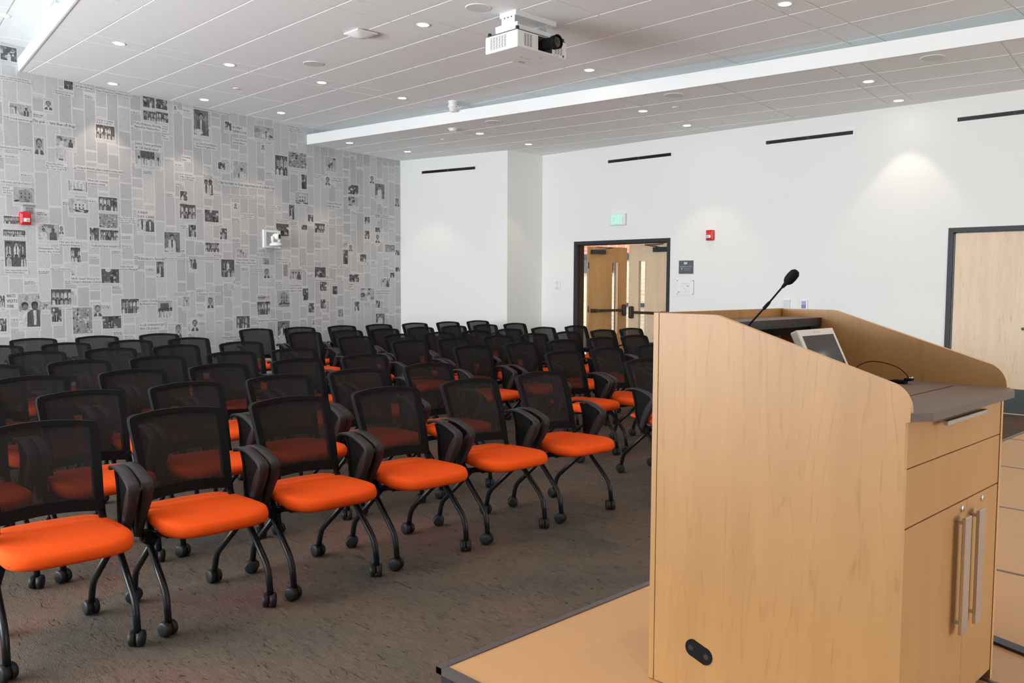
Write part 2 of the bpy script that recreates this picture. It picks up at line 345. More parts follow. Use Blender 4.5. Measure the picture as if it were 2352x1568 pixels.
# back wall with windows
mb = MB(); segs = []
x = BL.x-.3
for (wx, wd, _p) in WINDOWS:
    mb.box(x, BACKY-WT, 0, wx-wd/2, BACKY, ZH+.3, M['wall']); mb.box(wx-wd/2, BACKY-WT, 0, wx+wd/2, BACKY, .7, M['wall']); mb.box(wx-wd/2, BACKY-WT, 2.8, wx+wd/2, BACKY, ZH+.3, M['wall'])
    x = wx+wd/2
mb.box(x, BACKY-WT, 0, EX+WT, BACKY, ZH+.3, M['wall']); struct(mb.build('wall_back'))
for i, (wx, wd, _p) in enumerate(WINDOWS):
    mb = MB()
    for (a, b_, c, e) in ((wx-wd/2, .7, wx-wd/2+.06, 2.8), (wx+wd/2-.06, .7, wx+wd/2, 2.8), (wx-wd/2+.06, .7, wx+wd/2-.06, .76), (wx-wd/2+.06, 2.74, wx+wd/2-.06, 2.8), (wx-.02, .76, wx+.02, 2.74)):
        mb.box(a, BACKY-.09, b_, c, BACKY-.03, e, M['frame'])
    struct(mb.build('window_%d' % (i+1)))
# right-hand (stage) wall, with an opening added for the fill light
mb = MB()
for (a, b_, c, e) in ((BACKY-WT, 0, 2.4, ZH+.3), (6.8, 0, REND.y+WT, ZH+.3), (2.4, 0, 6.8, .9), (2.4, 2.9, 6.8, ZH+.3)): mb.box(EX, a, b_, EX+WT, c, e, M['wall'])
struct(mb.build('wall_stage'))
mb = MB()
for (a, b_, c, e) in ((2.4, .9, 2.46, 2.9), (6.74, .9, 6.8, 2.9), (2.46, .9, 6.74, .96), (2.46, 2.84, 6.74, 2.9), (3.86, .96, 3.9, 2.84), (5.3, .96, 5.34, 2.84)): mb.box(EX+.03, a, b_, EX+.09, c, e, M['frame'])
struct(mb.build('window_9'))  # invented window frame around the fill light's opening
# left part of the far wall and the column return
def wallrect(mb, P, t, n, u0, u1, z0, z1, m, th=WT):
    a = P+t*u0; b_ = P+t*u1
    mb.prism([(a.x, a.y, z0), (b_.x, b_.y, z0), (b_.x, b_.y, z1), (a.x, a.y, z1)], n, th, m)
mb = MB(); wallrect(mb, CORN, tL, nL, -.2, 2.367, 0, ZU+.3, M['wall']); struct(mb.build('wall_far_left'))
mb = MB(); mb.prism([(COLA.x, COLA.y, 0), (COLB.x, COLB.y, 0), (COLB.x, COLB.y, ZU+.3), (COLA.x, COLA.y, ZU+.3)], (-1, 0, 0), .14, M['wall']); struct(mb.build('wall_column'))
# right part of the far wall with the openings
D1 = (.79, 2.595, 2.155); D2 = (6.675, 7.62, 2.14); ulen = (REND-COLB).length
mb = MB()
for (a, b_, c, e) in ((0, D1[0], 0, ZU+.3), (D1[0], D1[1], D1[2], ZU+.3), (D1[1], D2[0], 0, ZU+.3), (D2[0], D2[1], D2[2], ZU+.3), (D2[1], ulen, 0, ZU+.3)):
    wallrect(mb, COLB, tR, nR, a, b_, c, e, M['wall'])
struct(mb.build('wall_far_right'))
def TW(P, t, n, u=0, z=0):      # local frame on a wall: x along, y out of the wall into the room, z up
    q = P+t*u; mm_ = Matrix(((t.x, -n.x, 0, q.x), (t.y, -n.y, 0, q.y), (0, 0, 1, z), (0, 0, 0, 1))); return mm_
# baseboards
mb = MB(); T = TW(COLB, tR, nR)
for (a, b_) in ((0, D1[0]-.06), (D1[1]+.05, D2[0]-.08), (D2[1]+.08, ulen)): mb.box(a, 0, 0, b_, .008, .10, M['base'], T)
struct(mb.build('baseboard_far'))
mb = MB(); T = TW(CORN, tL, nL); mb.box(0, 0, 0, 2.36, .008, .10, M['base'], T); struct(mb.build('baseboard_left'))

# ------------------------------------------------------------------ tiled ceilings
def tiled(name, z, origin, ang, region, xs, y0, dy, ny):
    ca, sa = math.cos(ang), math.sin(ang)
    mb = MB(); g = .009
    def W(p): return (origin[0]+p[0]*ca-p[1]*sa, origin[1]+p[0]*sa+p[1]*ca)
    for i in range(len(xs)-1):
        for j in range(ny):
            q = [(xs[i]+g, y0+j*dy+g), (xs[i+1]-g, y0+j*dy+g), (xs[i+1]-g, y0+(j+1)*dy-g), (xs[i]+g, y0+(j+1)*dy-g)]
            q = clip_poly([W(p) for p in q], region)
            if len(q) < 3: continue
            mb.prism([(a, b_, z) for a, b_ in q], (0, 0, 1), .012, M['tile'])
    mb.prism([(a, b_, z+.0085) for a, b_ in region], (0, 0, 1), .05, M['grid'])
    return struct(mb.build(name))
def strips(s0, per, n0, n1, extra=1.232):
    out = []
    for k in range(n0, n1):
        c = s0+per*k; out += [c-.15, c+.15, c+.15+(per-.3)/2]
    return out
def beamy(x): return 3.05-.1209*(x+11.42)
def bulky(x): return 7.393+.1309*(x+12.281)
wl = lambda y: newsx(y)-.05
# main ceiling: starts at the beam, runs over the low ceiling's fascia
yb = lambda x: bulky(x)+1.1
regU = [(newsx(beamy(newsx(3.1)))-.02, beamy(-11.42)), (EX, beamy(EX)), (EX, yb(EX)), (newsx(8.6)-.02, yb(-12.4))]
tiled('ceiling_main', ZU, (0, 0), 0, regU, strips(-9.35-2.765, 2.765, 0, 8), 3.145-.6133*8, .6133, 24)
a7 = R(7.5)
regL = [(newsx(7.45)-.02, bulky(-12.25)), (EX, bulky(EX)), (REND.x, REND.y+.02), (COLB.x-.05, COLB.y+.02), (CORN.x-.35, COLB.y+.1)]
tiled('ceiling_low', ZL, (0, 0), a7, regL, strips(-5.55-2.77*3, 2.77, 0, 8), 10.137-.612*8, .612, 16)
regH = [(newsx(BACKY)-.02, BACKY), (EX, BACKY), (EX, beamy(EX)+1.0), (newsx(4.1)-.02, beamy(-11.42)+1.0)]
ah = R(-6.9); bq = (-11.42, 3.05)
tiled('ceiling_high', ZH, bq, ah, regH, [-.9+1.232*k for k in range(-1, 17)], -.27-.6133*16, .6133, 21)
# the vertical faces between the ceilings
def fascia(name, f, z0, z1, xa, xb, th=.03, back=None):
    mb = MB(); a = (xa, f(xa)); b_ = (xb, f(xb)); t = Vector((b_[0]-a[0], b_[1]-a[1], 0)).normalized(); n = Vector((-t.y, t.x, 0))
    mb.prism([(a[0], a[1], z0), (b_[0], b_[1], z0), (b_[0], b_[1], z1), (a[0], a[1], z1)], n, th, M['fascia'])
    mb.prism([(a[0]+n.x*th, a[1]+n.y*th, z1-.03), (b_[0]+n.x*th, b_[1]+n.y*th, z1-.03), (b_[0]+n.x*th, b_[1]+n.y*th, z1), (a[0]+n.x*th, a[1]+n.y*th, z1)], n, .9, M['fascia'])
    mb.prism([(a[0]+n.x*.001, a[1]+n.y*.001, z0-.004), (b_[0]+n.x*.001, b_[1]+n.y*.001, z0-.004), (b_[0]+n.x*.02, b_[1]+n.y*.02, z0-.004), (a[0]+n.x*.02, a[1]+n.y*.02, z0-.004)], (0, 0, 1), .004, M['grid'])
    return struct(mb.build(name))
fascia('trim_1', bulky, ZL-.002, ZL+.152, newsx(7.393), EX)
fascia('trim_2', beamy, ZU-.002, ZU+.145, newsx(3.05), EX)

# ------------------------------------------------------------------ newsprint wall
PHOTOS="4.03,3.49,4.28,3.32,g;3.52,3.28,3.76,3.15,m;3.26,3.22,3.37,3.02,P;2.99,3.58,3.24,3.45,m;3.39,3.68,3.49,3.57,p;3.64,3.96,3.75,3.86,d;4.69,3.96,4.86,3.82,d;4.88,3.96,5.05,3.83,d;4.69,3.77,4.87,3.65,g;4.88,3.79,5.06,3.66,g;4.56,3.27,4.93,3.05,G;5.46,3.92,5.70,3.57,M;5.98,3.83,6.09,3.71,d;6.50,3.86,6.87,3.67,l;6.11,3.28,6.36,3.02,l;5.85,3.23,5.97,3.13,d;5.60,3.03,5.75,2.74,m;6.63,3.58,6.69,3.51,P;3.52,3.11,3.63,2.97,s;5.15,3.91,5.19,3.86,p;6.89,3.46,7.13,3.16,g;7.15,3.55,7.52,3.31,c;7.41,3.22,7.52,2.99,d;7.28,2.93,7.55,2.75,b;7.92,3.56,8.17,3.33,l;7.92,3.24,8.03,3.10,p;8.44,3.16,8.68,3.00,d;8.44,2.95,8.68,2.80,l;8.96,3.36,9.07,3.23,p;9.09,3.24,9.33,2.98,M;9.60,3.03,9.72,2.88,P;3.00,2.61,3.24,2.43,b;3.10,2.41,3.24,2.30,b;2.88,2.26,3.13,2.17,g;2.87,2.10,3.12,2.02,g;2.88,1.97,3.12,1.67,g;3.27,2.19,3.51,2.00,m;3.52,2.18,3.58,2.08,p;3.66,2.75,3.89,2.62,s;3.65,2.53,3.90,2.35,b;4.04,2.58,4.29,2.41,g;4.04,2.36,4.29,2.19,c;4.05,2.16,4.29,2.03,g;3.91,2.18,4.03,2.02,d;4.57,2.45,4.81,2.17,m;5.22,2.76,5.33,2.63,d;5.21,2.58,5.46,2.38,g;4.96,2.18,5.20,1.91,M;5.34,2.30,5.46,2.13,d;3.66,1.92,3.78,1.74,g;4.05,1.66,4.29,1.48,d;4.83,1.79,4.94,1.56,M;5.34,1.86,5.46,1.68,m;3.40,1.40,3.65,1.21,g;3.66,1.65,3.70,1.57,s;3.02,1.35,3.26,0.95,m;2.81,1.33,2.86,1.19,d;2.80,1.06,2.87,0.91,d;3.27,1.25,3.39,1.15,l;3.40,1.18,3.52,1.00,d;3.66,1.17,3.91,0.84,c;3.93,1.20,4.04,1.05,P;4.05,1.05,4.30,0.89,d;4.31,1.27,4.56,1.08,g;4.83,1.24,5.06,1.00,G;5.22,1.29,5.33,1.15,l;5.62,1.28,5.73,1.12,P;5.09,0.91,5.20,0.72,P;5.35,0.97,5.47,0.80,p;5.87,1.83,6.10,1.57,g;5.61,2.06,5.84,1.93,g;6.12,0.99,6.36,0.81,g;6.51,1.20,6.75,1.00,g;6.51,1.30,6.75,1.22,l;6.62,1.87,6.75,1.77,b;6.64,1.71,6.75,1.56,P;6.14,1.99,6.34,1.86,l;5.86,2.28,5.98,2.12,d;5.61,2.53,5.84,2.36,d;6.11,2.66,6.17,2.58,p;6.89,2.41,7.14,2.22,d;7.40,2.42,7.52,2.34,d;7.54,2.59,7.65,2.48,d;7.15,2.72,7.26,2.49,M;7.68,2.46,7.90,2.31,g;8.31,2.20,8.42,2.09,l;8.31,2.05,8.42,1.81,d;8.44,2.14,8.53,2.03,P;8.71,1.99,8.86,1.86,d;8.45,1.64,8.68,1.51,d;8.83,2.64,8.95,2.52,d;8.83,2.40,8.94,2.26,d;9.09,2.71,9.20,2.64,l;9.09,2.47,9.20,2.39,d;9.09,2.35,9.20,2.20,p;9.34,2.18,9.59,2.05,c;9.61,2.09,9.72,2.00,d;9.61,1.78,9.72,1.70,d;9.47,1.68,9.58,1.59,d;9.22,1.58,9.46,1.42,m;8.71,1.40,9.06,1.18,l;7.15,1.71,7.40,1.54,m;7.67,1.75,7.91,1.58,d;7.02,1.78,7.11,1.59,e;7.78,1.52,7.93,1.36,d;8.06,1.44,8.17,1.30,d;7.41,1.40,7.53,1.21,d;6.89,1.37,7.14,1.11,b;7.53,1.16,7.65,1.01,d;7.79,1.22,7.91,1.07,d;8.57,1.17,8.68,1.01,d;9.09,1.19,9.20,1.05,d;9.09,0.95,9.32,0.75,M;7.61,0.89,7.66,0.81,p;6.89,0.89,7.13,0.61,M;8.18,1.05,8.30,0.92,c;2.91,4.22,3.09,4.06,d"
HEADS=[(3.25, 3.44, 0.51, 0.046, 'The goal — turn them off drugs'),(2.99, 3.42, 0.25, 0.035, 'Scout interest up'),(4.56, 3.61, 0.38, 0.04, 'Police Relations, Housing|Blamed For Violence Here'),(4.56, 3.35, 0.38, 0.046, 'Jewel Tones perform|at CA fund-raiser'),(4.96, 3.62, 0.1, 0.029, 'Crispus|Attacks|Center|Sponsors|Play|Contest'),(3.78, 3.94, 0.22, 0.032, 'get special help'),(4.04, 3.93, 0.23, 0.027, 'Change Meeting Date'),(4.3, 3.94, 0.23, 0.028, 'Learning Center Set'),(4.04, 3.56, 0.23, 0.027, 'SPECIAL|REPORT'),(2.87, 3.07, 0.33, 0.03, 'hand you for your efforts'),(3.39, 2.94, 0.25, 0.026, "Three Men Bitten|By City Police Dogs|As Cops Yell 'Kill'"),(3.77, 2.94, 0.61, 0.038, 'Crispus Attacks plans rental housing units'),(3.91, 2.79, 0.25, 0.033, 'New job training|program coming'),(2.86, 2.67, 0.35, 0.03, "e Present and the Future!'"),(2.88, 2.6, 0.11, 0.025, 'Rushed|for grand|old home'),(5.85, 2.97, 1.01, 0.056, 'City recruits to hear experiences of a black cop'),(5.47, 3.47, 0.36, 0.036, 'City School Board Member|Clinton S. Hopkins Dies'),(6.11, 3.79, 0.24, 0.051, 'BOBBY|SIMPSON'),(6.11, 3.61, 0.25, 0.038, 'Crispus Attacks|annual dinner'),(5.26, 3.25, 0.13, 0.036, 'Scouting|News'),(5.21, 2.97, 0.25, 0.027, 'Welfare Rights Leader|To Speak At Attacks'),(5.46, 3.96, 0.37, 0.03, 'Business leaders pitch in'),(5.85, 3.95, 0.25, 0.025, 'In Pursuit Of Hiring Bias'),(7.15, 3.95, 0.25, 0.027, 'Mass March Called|Today On City Hall|Seeking End To Bias'),(7.94, 2.83, 0.34, 0.043, 'Crispus Attacks|holds the key'),(7.66, 3.25, 0.21, 0.028, 'Best programs|from the heart'),(8.05, 3.25, 0.24, 0.036, 'Trooper on CA|real lifesaver'),(5.98, 2.78, 0.25, 0.022, 'House panel advised|on keys to education'),(6.24, 2.79, 0.24, 0.022, 'Crispus Attacks home|full-Center book soon'),(6.25, 2.52, 0.21, 0.029, 'Crispus Attacks|To Show Films'),(6.76, 2.68, 0.24, 0.027, 'Attacks   Tennis|Tourney To Open'),(7.93, 2.45, 0.37, 0.029, 'Attacks To Be Dedicated'),(6.89, 2.48, 0.24, 0.024, 'And On The Seventh Day|They Still Protested'),(3.52, 2.0, 0.25, 0.032, "Day care site one|of area's largest"),(3.27, 1.91, 0.25, 0.031, "Mohammad's Tent|bucks the trend"),(3.92, 1.97, 0.36, 0.033, 'Youth Job Funds Available'),(4.57, 1.83, 0.38, 0.046, "Educator's Suicide"),(4.96, 1.83, 0.37, 0.018, 'Life, a Dream That Failed To Blossom'),(4.3, 2.34, 0.24, 0.025, 'Mass March Called|Today On City Hall|Seeking End To Bias'),(5.21, 2.29, 0.12, 0.027, 'Staying|on the job'),(5.46, 1.86, 0.38, 0.022, 'Negroes Reported Beaten By Police, One|Bitten By Dog, Arrests Turmoil Following'),(2.88, 1.64, 0.25, 0.025, 'New Crispus Attacks Center|May Be Finished June 1'),(3.66, 1.55, 0.38, 0.035, 'HUD Grant Victory For|Crispus Attacks Center'),(4.3, 1.71, 0.25, 0.031, 'Crispus Attacks|to house Pfaltzgraff'),(2.88, 1.35, 0.12, 0.054, 'WATTS|VISITS|YORK'),(3.4, 1.66, 0.25, 0.021, 'Adding Colored Policemen To Force'),(4.57, 1.26, 0.25, 0.038, 'Center Closed|By Bomb Scare'),(4.57, 0.94, 0.36, 0.044, 'Local contractors get|first CA project'),(5.08, 1.35, 0.25, 0.021, 'Demand Stop Police Bullets|Round into Home In Room'),(5.47, 1.34, 0.38, 0.025, 'Climbing upward, despite the barriers'),(6.12, 1.85, 0.37, 0.039, 'Crispus Attacks Center|Offers First Class Free'),(6.38, 1.71, 0.24, 0.026, 'Crispus Attacks awards|given at block meeting'),(6.5, 1.94, 0.25, 0.023, 'High-tech building plan|Crispus Attacks project'),(6.9, 1.87, 0.22, 0.034, 'Offices, stores|for S. George?'),(6.12, 1.5, 0.09, 0.032, 'Church'),(5.99, 1.47, 0.11, 0.026, 'CA acts|as pillar|of Society'),(7.15, 1.47, 0.24, 0.038, 'City students|urged to speak|against racism'),(7.67, 1.55, 0.37, 0.032, 'Making the holiday better'),(9.08, 1.37, 0.37, 0.038, 'Crispus Attacks Board|Adds Nine New Members'),(8.43, 1.49, 0.11, 0.037, 'Lawsuit|ahead|on, mom'),(6.5, 0.93, 0.38, 0.04, 'Tracing roots of racism'),(5.85, 0.7, 0.43, 0.032, 'Crispus Attacks, the past'),(3.67, 0.81, 0.22, 0.038, 'Yonkers Helps'),(8.05, 1.77, 0.33, 0.029, 'LETTERS TO THE EDITOR'),(7.41, 1.76, 0.24, 0.024, 'Americans Receive Their|Rich Cultural Heritage'),(9.23, 2.7, 0.34, 0.031, 'Celebrating|Black History Month'),(2.9, 3.88, 0.34, 0.022, 'nation Commission Asks Planners|for South Wood Park Project Plans'),(3.5, 3.83, 0.25, 0.024, 'Crispus Attacks Lists Aides|For Membership Campaign'),(3.26, 3.7, 0.23, 0.015, 'Winner will discuss tug monument'),(4.57, 2.44, 0.24, 0.046, 'SUNNY|DAY CARE')]

rnd = random.Random(5)
nb = MB(); NZ = ZH+.05; OFF = .00022
def NP(u, z, l=0): q = PN+tN*u+nN*(l*OFF); return (q.x, q.y, z)
nb.prism([NP(-5.4, 0), NP(9.75, 0), NP(9.75, NZ), NP(-5.4, NZ)], -nN, .14, M['np_paper'])
def nrect(u0, z0, u1, z1, m, l): nb.quad([NP(u0, z0, l), NP(u1, z0, l), NP(u1, z1, l), NP(u0, z1, l)], m)
def npoly(pts, m, l, box=None):
    if box: pts = clip_poly(pts, [(box[0], box[1]), (box[2], box[1]), (box[2], box[3]), (box[0], box[3])])
    if len(pts) >= 3: nb.quad([NP(u, z, l) for u, z in pts], m)
def ell(cu, cz, ru, rz, n=10): return [(cu+ru*math.cos(2*math.pi*k/n), cz+rz*math.sin(2*math.pi*k/n)) for k in range(n)]
G = [M['np_g%d' % i] for i in range(6)]
# columns of type
u = -5.35
while u < 9.72:
    wdt = rnd.choice([.135, .145, .155]); z = .02
    while z < NZ:
        h = rnd.choice([.12, .2, .3, .45, .7]); h = min(h, NZ-z); t = rnd.randrange(4)
        nrect(u, z+.008, min(u+wdt, 9.74), z+h-.004, M['np_t%d' % t], 1)
        if rnd.random() < .35:          # small headline above
            for q in range(rnd.choice([1, 2])):
                zz = z+h-.03-q*.024; k = u+.004; e = u+wdt-.01-rnd.random()*.03
                nrect(u, zz-.008, u+wdt, zz+.022, M['np_paper'], 2)
                while k < min(e, 9.73):
                    w_ = .012+rnd.random()*.02; nrect(k, zz, min(k+w_, e), zz+.011, G[rnd.choice([2, 3, 3])], 3); k += w_+.007
        if rnd.random() < .1: nrect(u, z+.002, u+wdt, z+.005, G[2], 3)
        z += h+rnd.choice([.004, .01, .016])
    u += wdt+.014
def figure(cu, zb, h, box, rn, head, body, l=6, wide=.30):
    hw = h*wide*.5; hr = h*.13
    npoly([(cu-hw*1.1, zb), (cu+hw*1.1, zb), (cu+hw, zb+h*.62), (cu+hw*.5, zb+h*.72), (cu-hw*.5, zb+h*.72), (cu-hw, zb+h*.62)], G[body], l, box)
    if rn.random() < .5: npoly([(cu-hw*.15, zb+h*.2), (cu+hw*.15, zb+h*.2), (cu+hw*.22, zb+h*.7), (cu-hw*.22, zb+h*.7)], G[0 if body > 2 else 5], l+1, box)
    npoly(ell(cu, zb+h*.84, hr*.85, hr*1.12), G[head], l+1, box)
    npoly(ell(cu, zb+h*.90, hr*.92, hr*.80), G[0], l+2, box)
    npoly(ell(cu+hr*.1, zb+h*.82, hr*.6, hr*.8), G[head], l+3, box)
def blot(box, rn, n, tones, l=5, smin=.05, smax=.22):
    u0, z0, u1, z1 = box; W_, H_ = u1-u0, z1-z0
    for _ in range(n):
        c = (u0+rn.random()*W_, z0+rn.random()*H_); npt = rn.choice([4, 5, 7]); r1_ = (smin+rn.random()*(smax-smin))
        pts = []
        for k in range(npt):
            an = 2*math.pi*k/npt; q = .6+.6*rn.random(); pts.append((c[0]+W_*r1_*q*math.cos(an), c[1]+H_*r1_*q*math.sin(an)))
        npoly(pts, G[rn.choice(tones)], l, box)
def photo(u0, z1, u1, z0, kind, rn):
    W_, H_ = u1-u0, z1-z0; b_ = (u0, z0, u1, z1)
    nrect(u0-.012, z0-.05, u1+.012, z1+.012, M['np_paper'], 3)
    nrect(u0, z0-.042, u1, z0-.010, M['np_t3'], 4)
    bgt = {'g': 1, 'G': 4, 'm': 4, 'P': 4, 'p': 5, 'd': 1, 'M': 2, 'l': 4, 's': 5, 'b': 4, 'c': 3, 'e': 3}[kind]
    nrect(u0, z0, u1, z1, G[bgt], 4)
    if kind == 'g':
        blot(b_, rn, 6, [0, 2, 3]); n = max(3, int(W_/H_*4)); 
        for row, hb in ((1, .48), (0, .0)):
            for k in range(n): figure(u0+W_*(k+.5+.2*rn.random())/n, z0+H_*(hb-.12), H_*(.55+.08*rn.random()), b_, rn, rn.choice([1, 2, 3]), rn.choice([5, 5, 4, 1]), 6 if row else 10)
    elif kind == 'G':
        nrect(u0+W_*.2, z0+H_*.42, u0+W_*.75, z0+H_*.85, G[1], 5)
        for k in range(5): figure(u0+W_*(.14+.19*k), z0-H_*.1, H_*(.62+.1*rn.random()), b_, rn, 1, 5, 6, .34)
    elif kind in 'mM':
        blot(b_, rn, 5, [2, 3, 5] if kind == 'm' else [1, 3])
        if kind == 'm':
            figure(u0+W_*.27, z0-H_*.1, H_*.85, b_, rn, 2, 5, 6, .45); figure(u0+W_*.75, z0-H_*.12, H_*.88, b_, rn, 1, 1, 6, .5)
        else:
            figure(u0+W_*.48, z0-H_*.05, H_*.95, b_, rn, 3, rn.choice([5, 1]), 6, .42 if W_ < H_ else .6)
            npoly(ell(u0+W_*.3, z0+H_*.12, W_*.3, H_*.12), G[5], 10, b_)
    elif kind in 'Pp':
        npoly([(u0, z0), (u1, z0), (u0+W_*.92, z0+H_*.2), (u0+W_*.62, z0+H_*.33), (u0+W_*.38, z0+H_*.33), (u0+W_*.08, z0+H_*.2)], G[1], 5, b_)
        npoly([(u0+W_*.42, z0), (u0+W_*.58, z0), (u0+W_*.62, z0+H_*.32), (u0+W_*.38, z0+H_*.32)], G[5], 6, b_)
        npoly(ell(u0+W_*.5, z0+H_*.68, W_*.33, H_*.29, 14), G[1], 6, b_); npoly(ell(u0+W_*.5, z0+H_*.60, W_*.25, H_*.27, 14), G[3], 7, b_)
        npoly(ell(u0+W_*.5, z0+H_*.45, W_*.12, H_*.05), G[1], 8, b_)
        for s_ in (-1, 1): npoly(ell(u0+W_*(.5+.1*s_), z0+H_*.64, W_*.045, H_*.02, 6), G[0], 8, b_)
    elif kind == 'd': blot(b_, rn, 12, [0, 2, 3, 4, 5], smax=.2); figure(u0+W_*(.3+.4*rn.random()), z0-H_*.1, H_*.8, b_, rn, 3, rn.choice([0, 5]), 6)
    elif kind == 'l': blot(b_, rn, 6, [1, 2, 5, 3], smax=.25); figure(u0+W_*.6, z0-H_*.1, H_*.75, b_, rn, 2, 5, 6, .4)
    elif kind == 'b':
        npoly([(u0+W_*.25, z0), (u0+W_*.9, z0), (u0+W_*.9, z0+H_*.7), (u0+W_*.6, z0+H_*.92), (u0+W_*.25, z0+H_*.75)], G[rn.choice([3, 5])], 5, b_)
        for i in range(3):
            for j in range(2): nrect(u0+W_*(.33+.19*i), z0+H_*(.3+.22*j), u0+W_*(.40+.19*i), z0+H_*(.43+.22*j), G[1], 6)
        blot((u0, z0, u1, z0+H_*.3), rn, 10, [0, 1, 2, 4], 7)
    elif kind == 'c': blot(b_, rn, 60, [0, 1, 5, 5, 3], smin=.02, smax=.08)
    elif kind == 's':
        for k in range(4): nrect(u0+W_*(.1+.2*k), z0+H_*.2, u0+W_*(.12+.2*k), z0+H_*.8, G[2], 5)
        nrect(u0+W_*.25, z0+H_*.1, u0+W_*.75, z0+H_*.22, G[1], 6); nrect(u0, z0, u0+W_*.04, z1, G[2], 6); nrect(u1-W_*.04, z0, u1, z1, G[2], 6)
for i, s_ in enumerate(PHOTOS.split(';')):
    q = s_.split(','); photo(*[float(k) for k in q[:4]], q[4], random.Random(i+11))
for (u_, z_, w_, h_, t_) in HEADS:
    lines = t_.split('|'); L_ = max(len(k) for k in lines); n = len(lines); cap = h_*.74
    nrect(u_-.01, z_-h_*1.12*n-.004, u_+w_+.01, z_+.008, M['np_paper'], 15)
    for k, ln in enumerate(lines):
        put_text(nb, ln, NP(u_, z_-h_*1.12*k-cap-h_*.1, 16), tN, (0, 0, 1), w_*min(1, (len(ln)/L_)*1.0), cap, M['np_ink'], res=1, bold=h_*.045)
struct(nb.build('wall_left'))
# ------------------------------------------------------------------ stage
SZ = .20
mb = MB(); X0, X1, Y0, Y1 = -2.19, 3.4, 1.80, 9.15
ys = [Y0, 3.04, 4.28, 5.53, 6.80, 8.07, Y1]; xs = [X0, .25, 2.69, X1]
st = thing('stage_platform', 'low tan hardboard stage platform with dark metal edging under the lectern', 'stage', ((X0+X1)/2, (Y0+Y1)/2, 0))
O = Vector(((X0+X1)/2, (Y0+Y1)/2, 0))
for i in range(len(xs)-1):
    for j in range(len(ys)-1):
        mb = MB(); e = .028 if j == 0 else .008; ex = .028 if i == 0 else .008
        mb.box(xs[i]+ex-O.x, ys[j]+e-O.y, SZ-.02, xs[i+1]-.008-O.x, ys[j+1]-.008-O.y, SZ, M['stage']); mb.build('deck_panel', st)
mb = MB()
for y in ys:
    a, b_ = (y-.008, y+.008)
    if y == Y0: a, b_ = y, y+.028
    mb.box(X0-O.x, a-O.y, SZ-.02, X1-O.x, b_-O.y, SZ+.003, M['darktrim'])
for x in xs:
    a, b_ = (x-.008, x+.008)
    if x == X0: a, b_ = x, x+.028
    mb.box(a-O.x, Y0-O.y, SZ-.02, b_-O.x, Y1-O.y, SZ+.0035, M['darktrim'])
mb.build('metal_edging', st)
mb = MB(); mb.box(X0+.012-O.x, Y0+.012-O.y, 0, X1-.012-O.x, Y1-.012-O.y, SZ-.02, M['blackm']); mb.build('skirt', st)
mb = MB(); T = Matrix.Translation((0, 0, 0))
mb.prism([(-.98, 3.445, SZ+.0036), (-.965, 3.385, SZ+.0036), (.35, 2.95, SZ+.0036), (.36, 3.02, SZ+.0036)], (0, 0, 1), .008, M['blackm'])  # thin black band lying across the deck
tag(mb.build('floor_strip'), 'flat black strip on the stage floor right of the lectern', 'cable cover')

# ------------------------------------------------------------------ lectern
PX0, PX1, PY0, PY1 = -1.64, -.833, 2.253, 3.068
B0, TT, CT = SZ+.004, 1.407, 1.172
le = thing('lectern', 'large maple lectern cabinet with sloping sides standing on the tan stage', 'lectern', (PX0, PY0, B0))
LO = Vector((PX0, PY0, B0))
def L3(x, y, z): return (x-LO.x, y-LO.y, z-LO.z)
def sidepoly(y):
    pts = [(PX0+.022, B0+.0), (PX1-.012, B0+.0), (PX1-.012, 1.145), (PX1, 1.15)]
    for k in range(9):
        an = R(90-90*k/8*.72) ; 
    arc = []
    cx, cz, r_ = PX1-.075, 1.175, .075
    for k in range(9):
        an = R(0+66*k/8); arc.append((cx+r_*math.cos(an), cz+r_*math.sin(an)))
    pts += arc
    pts += [(-1.405, TT-.002), (-1.425, TT), (PX0+.022, TT)]
    return [L3(x, y, z) for x, z in pts]
for yy, nm in ((PY0, 'side_panel'), (PY1-.019, 'side_panel')):
    mb = MB(); pl = sidepoly(yy); k = len(pl)
    a = [Vector(p) for p in pl]; b2 = [p+Vector((0, .019, 0)) for p in a]
    mb.add(a, [tuple(range(k))], M['maple']); mb.add(b2, [tuple(range(k))[::-1]], M['maple'])
    mb.add(a+b2, [((i+1) % k, i, i+k, (i+1) % k+k) for i in range(k)], M['edgeband'])
    pn = mb.build(nm, le)
    if yy == PY0:
        g = MB()     # oval black cable grommet low on the panel
        c1, c2 = (-1.468, .356), (-1.428, .343); pts = []
        for (cx, cz, a0) in ((c1[0], c1[1], 90), (c2[0], c2[1], -90)):
            for k2 in range(11): an = R(a0+180*k2/10); pts.append(L3(cx+.028*math.cos(an), PY0-.004, cz+.028*math.sin(an)))
        g.prism(pts, (0, 1, 0), .004, M['blackp'])
        for (cx, cz) in ((c1[0]-.008, c1[1]), (c2[0]+.008, c2[1])): g.disc(L3(cx, PY0-.0043, cz), (0, -1, 0), .009, M['slot'], 14)
        g.build('cable_grommet', pn)
mb = MB(); mb.box(*L3(PX0, PY0, B0), *L3(PX0+.019, PY1, TT+.001), M['maple']); mb.build('front_panel', le)['label'] = 'maple panel on the audience side'
mb = MB(); mb.box(*L3(PX0+.022, PY0+.02, 1.350), *L3(-1.462, PY1-.02, 1.378), M['lam']); mb.box(*L3(-1.4618, PY0+.02, 1.348), *L3(-1.459, PY1-.02, 1.3775), M['blackm']); mb.box(*L3(PX0+.022, PY0+.02, 1.318), *L3(-1.50, PY1-.02, 1.350), M['blackp']); mb.build('top_shelf', le)['label'] = 'dark grey reading shelf inside the top'
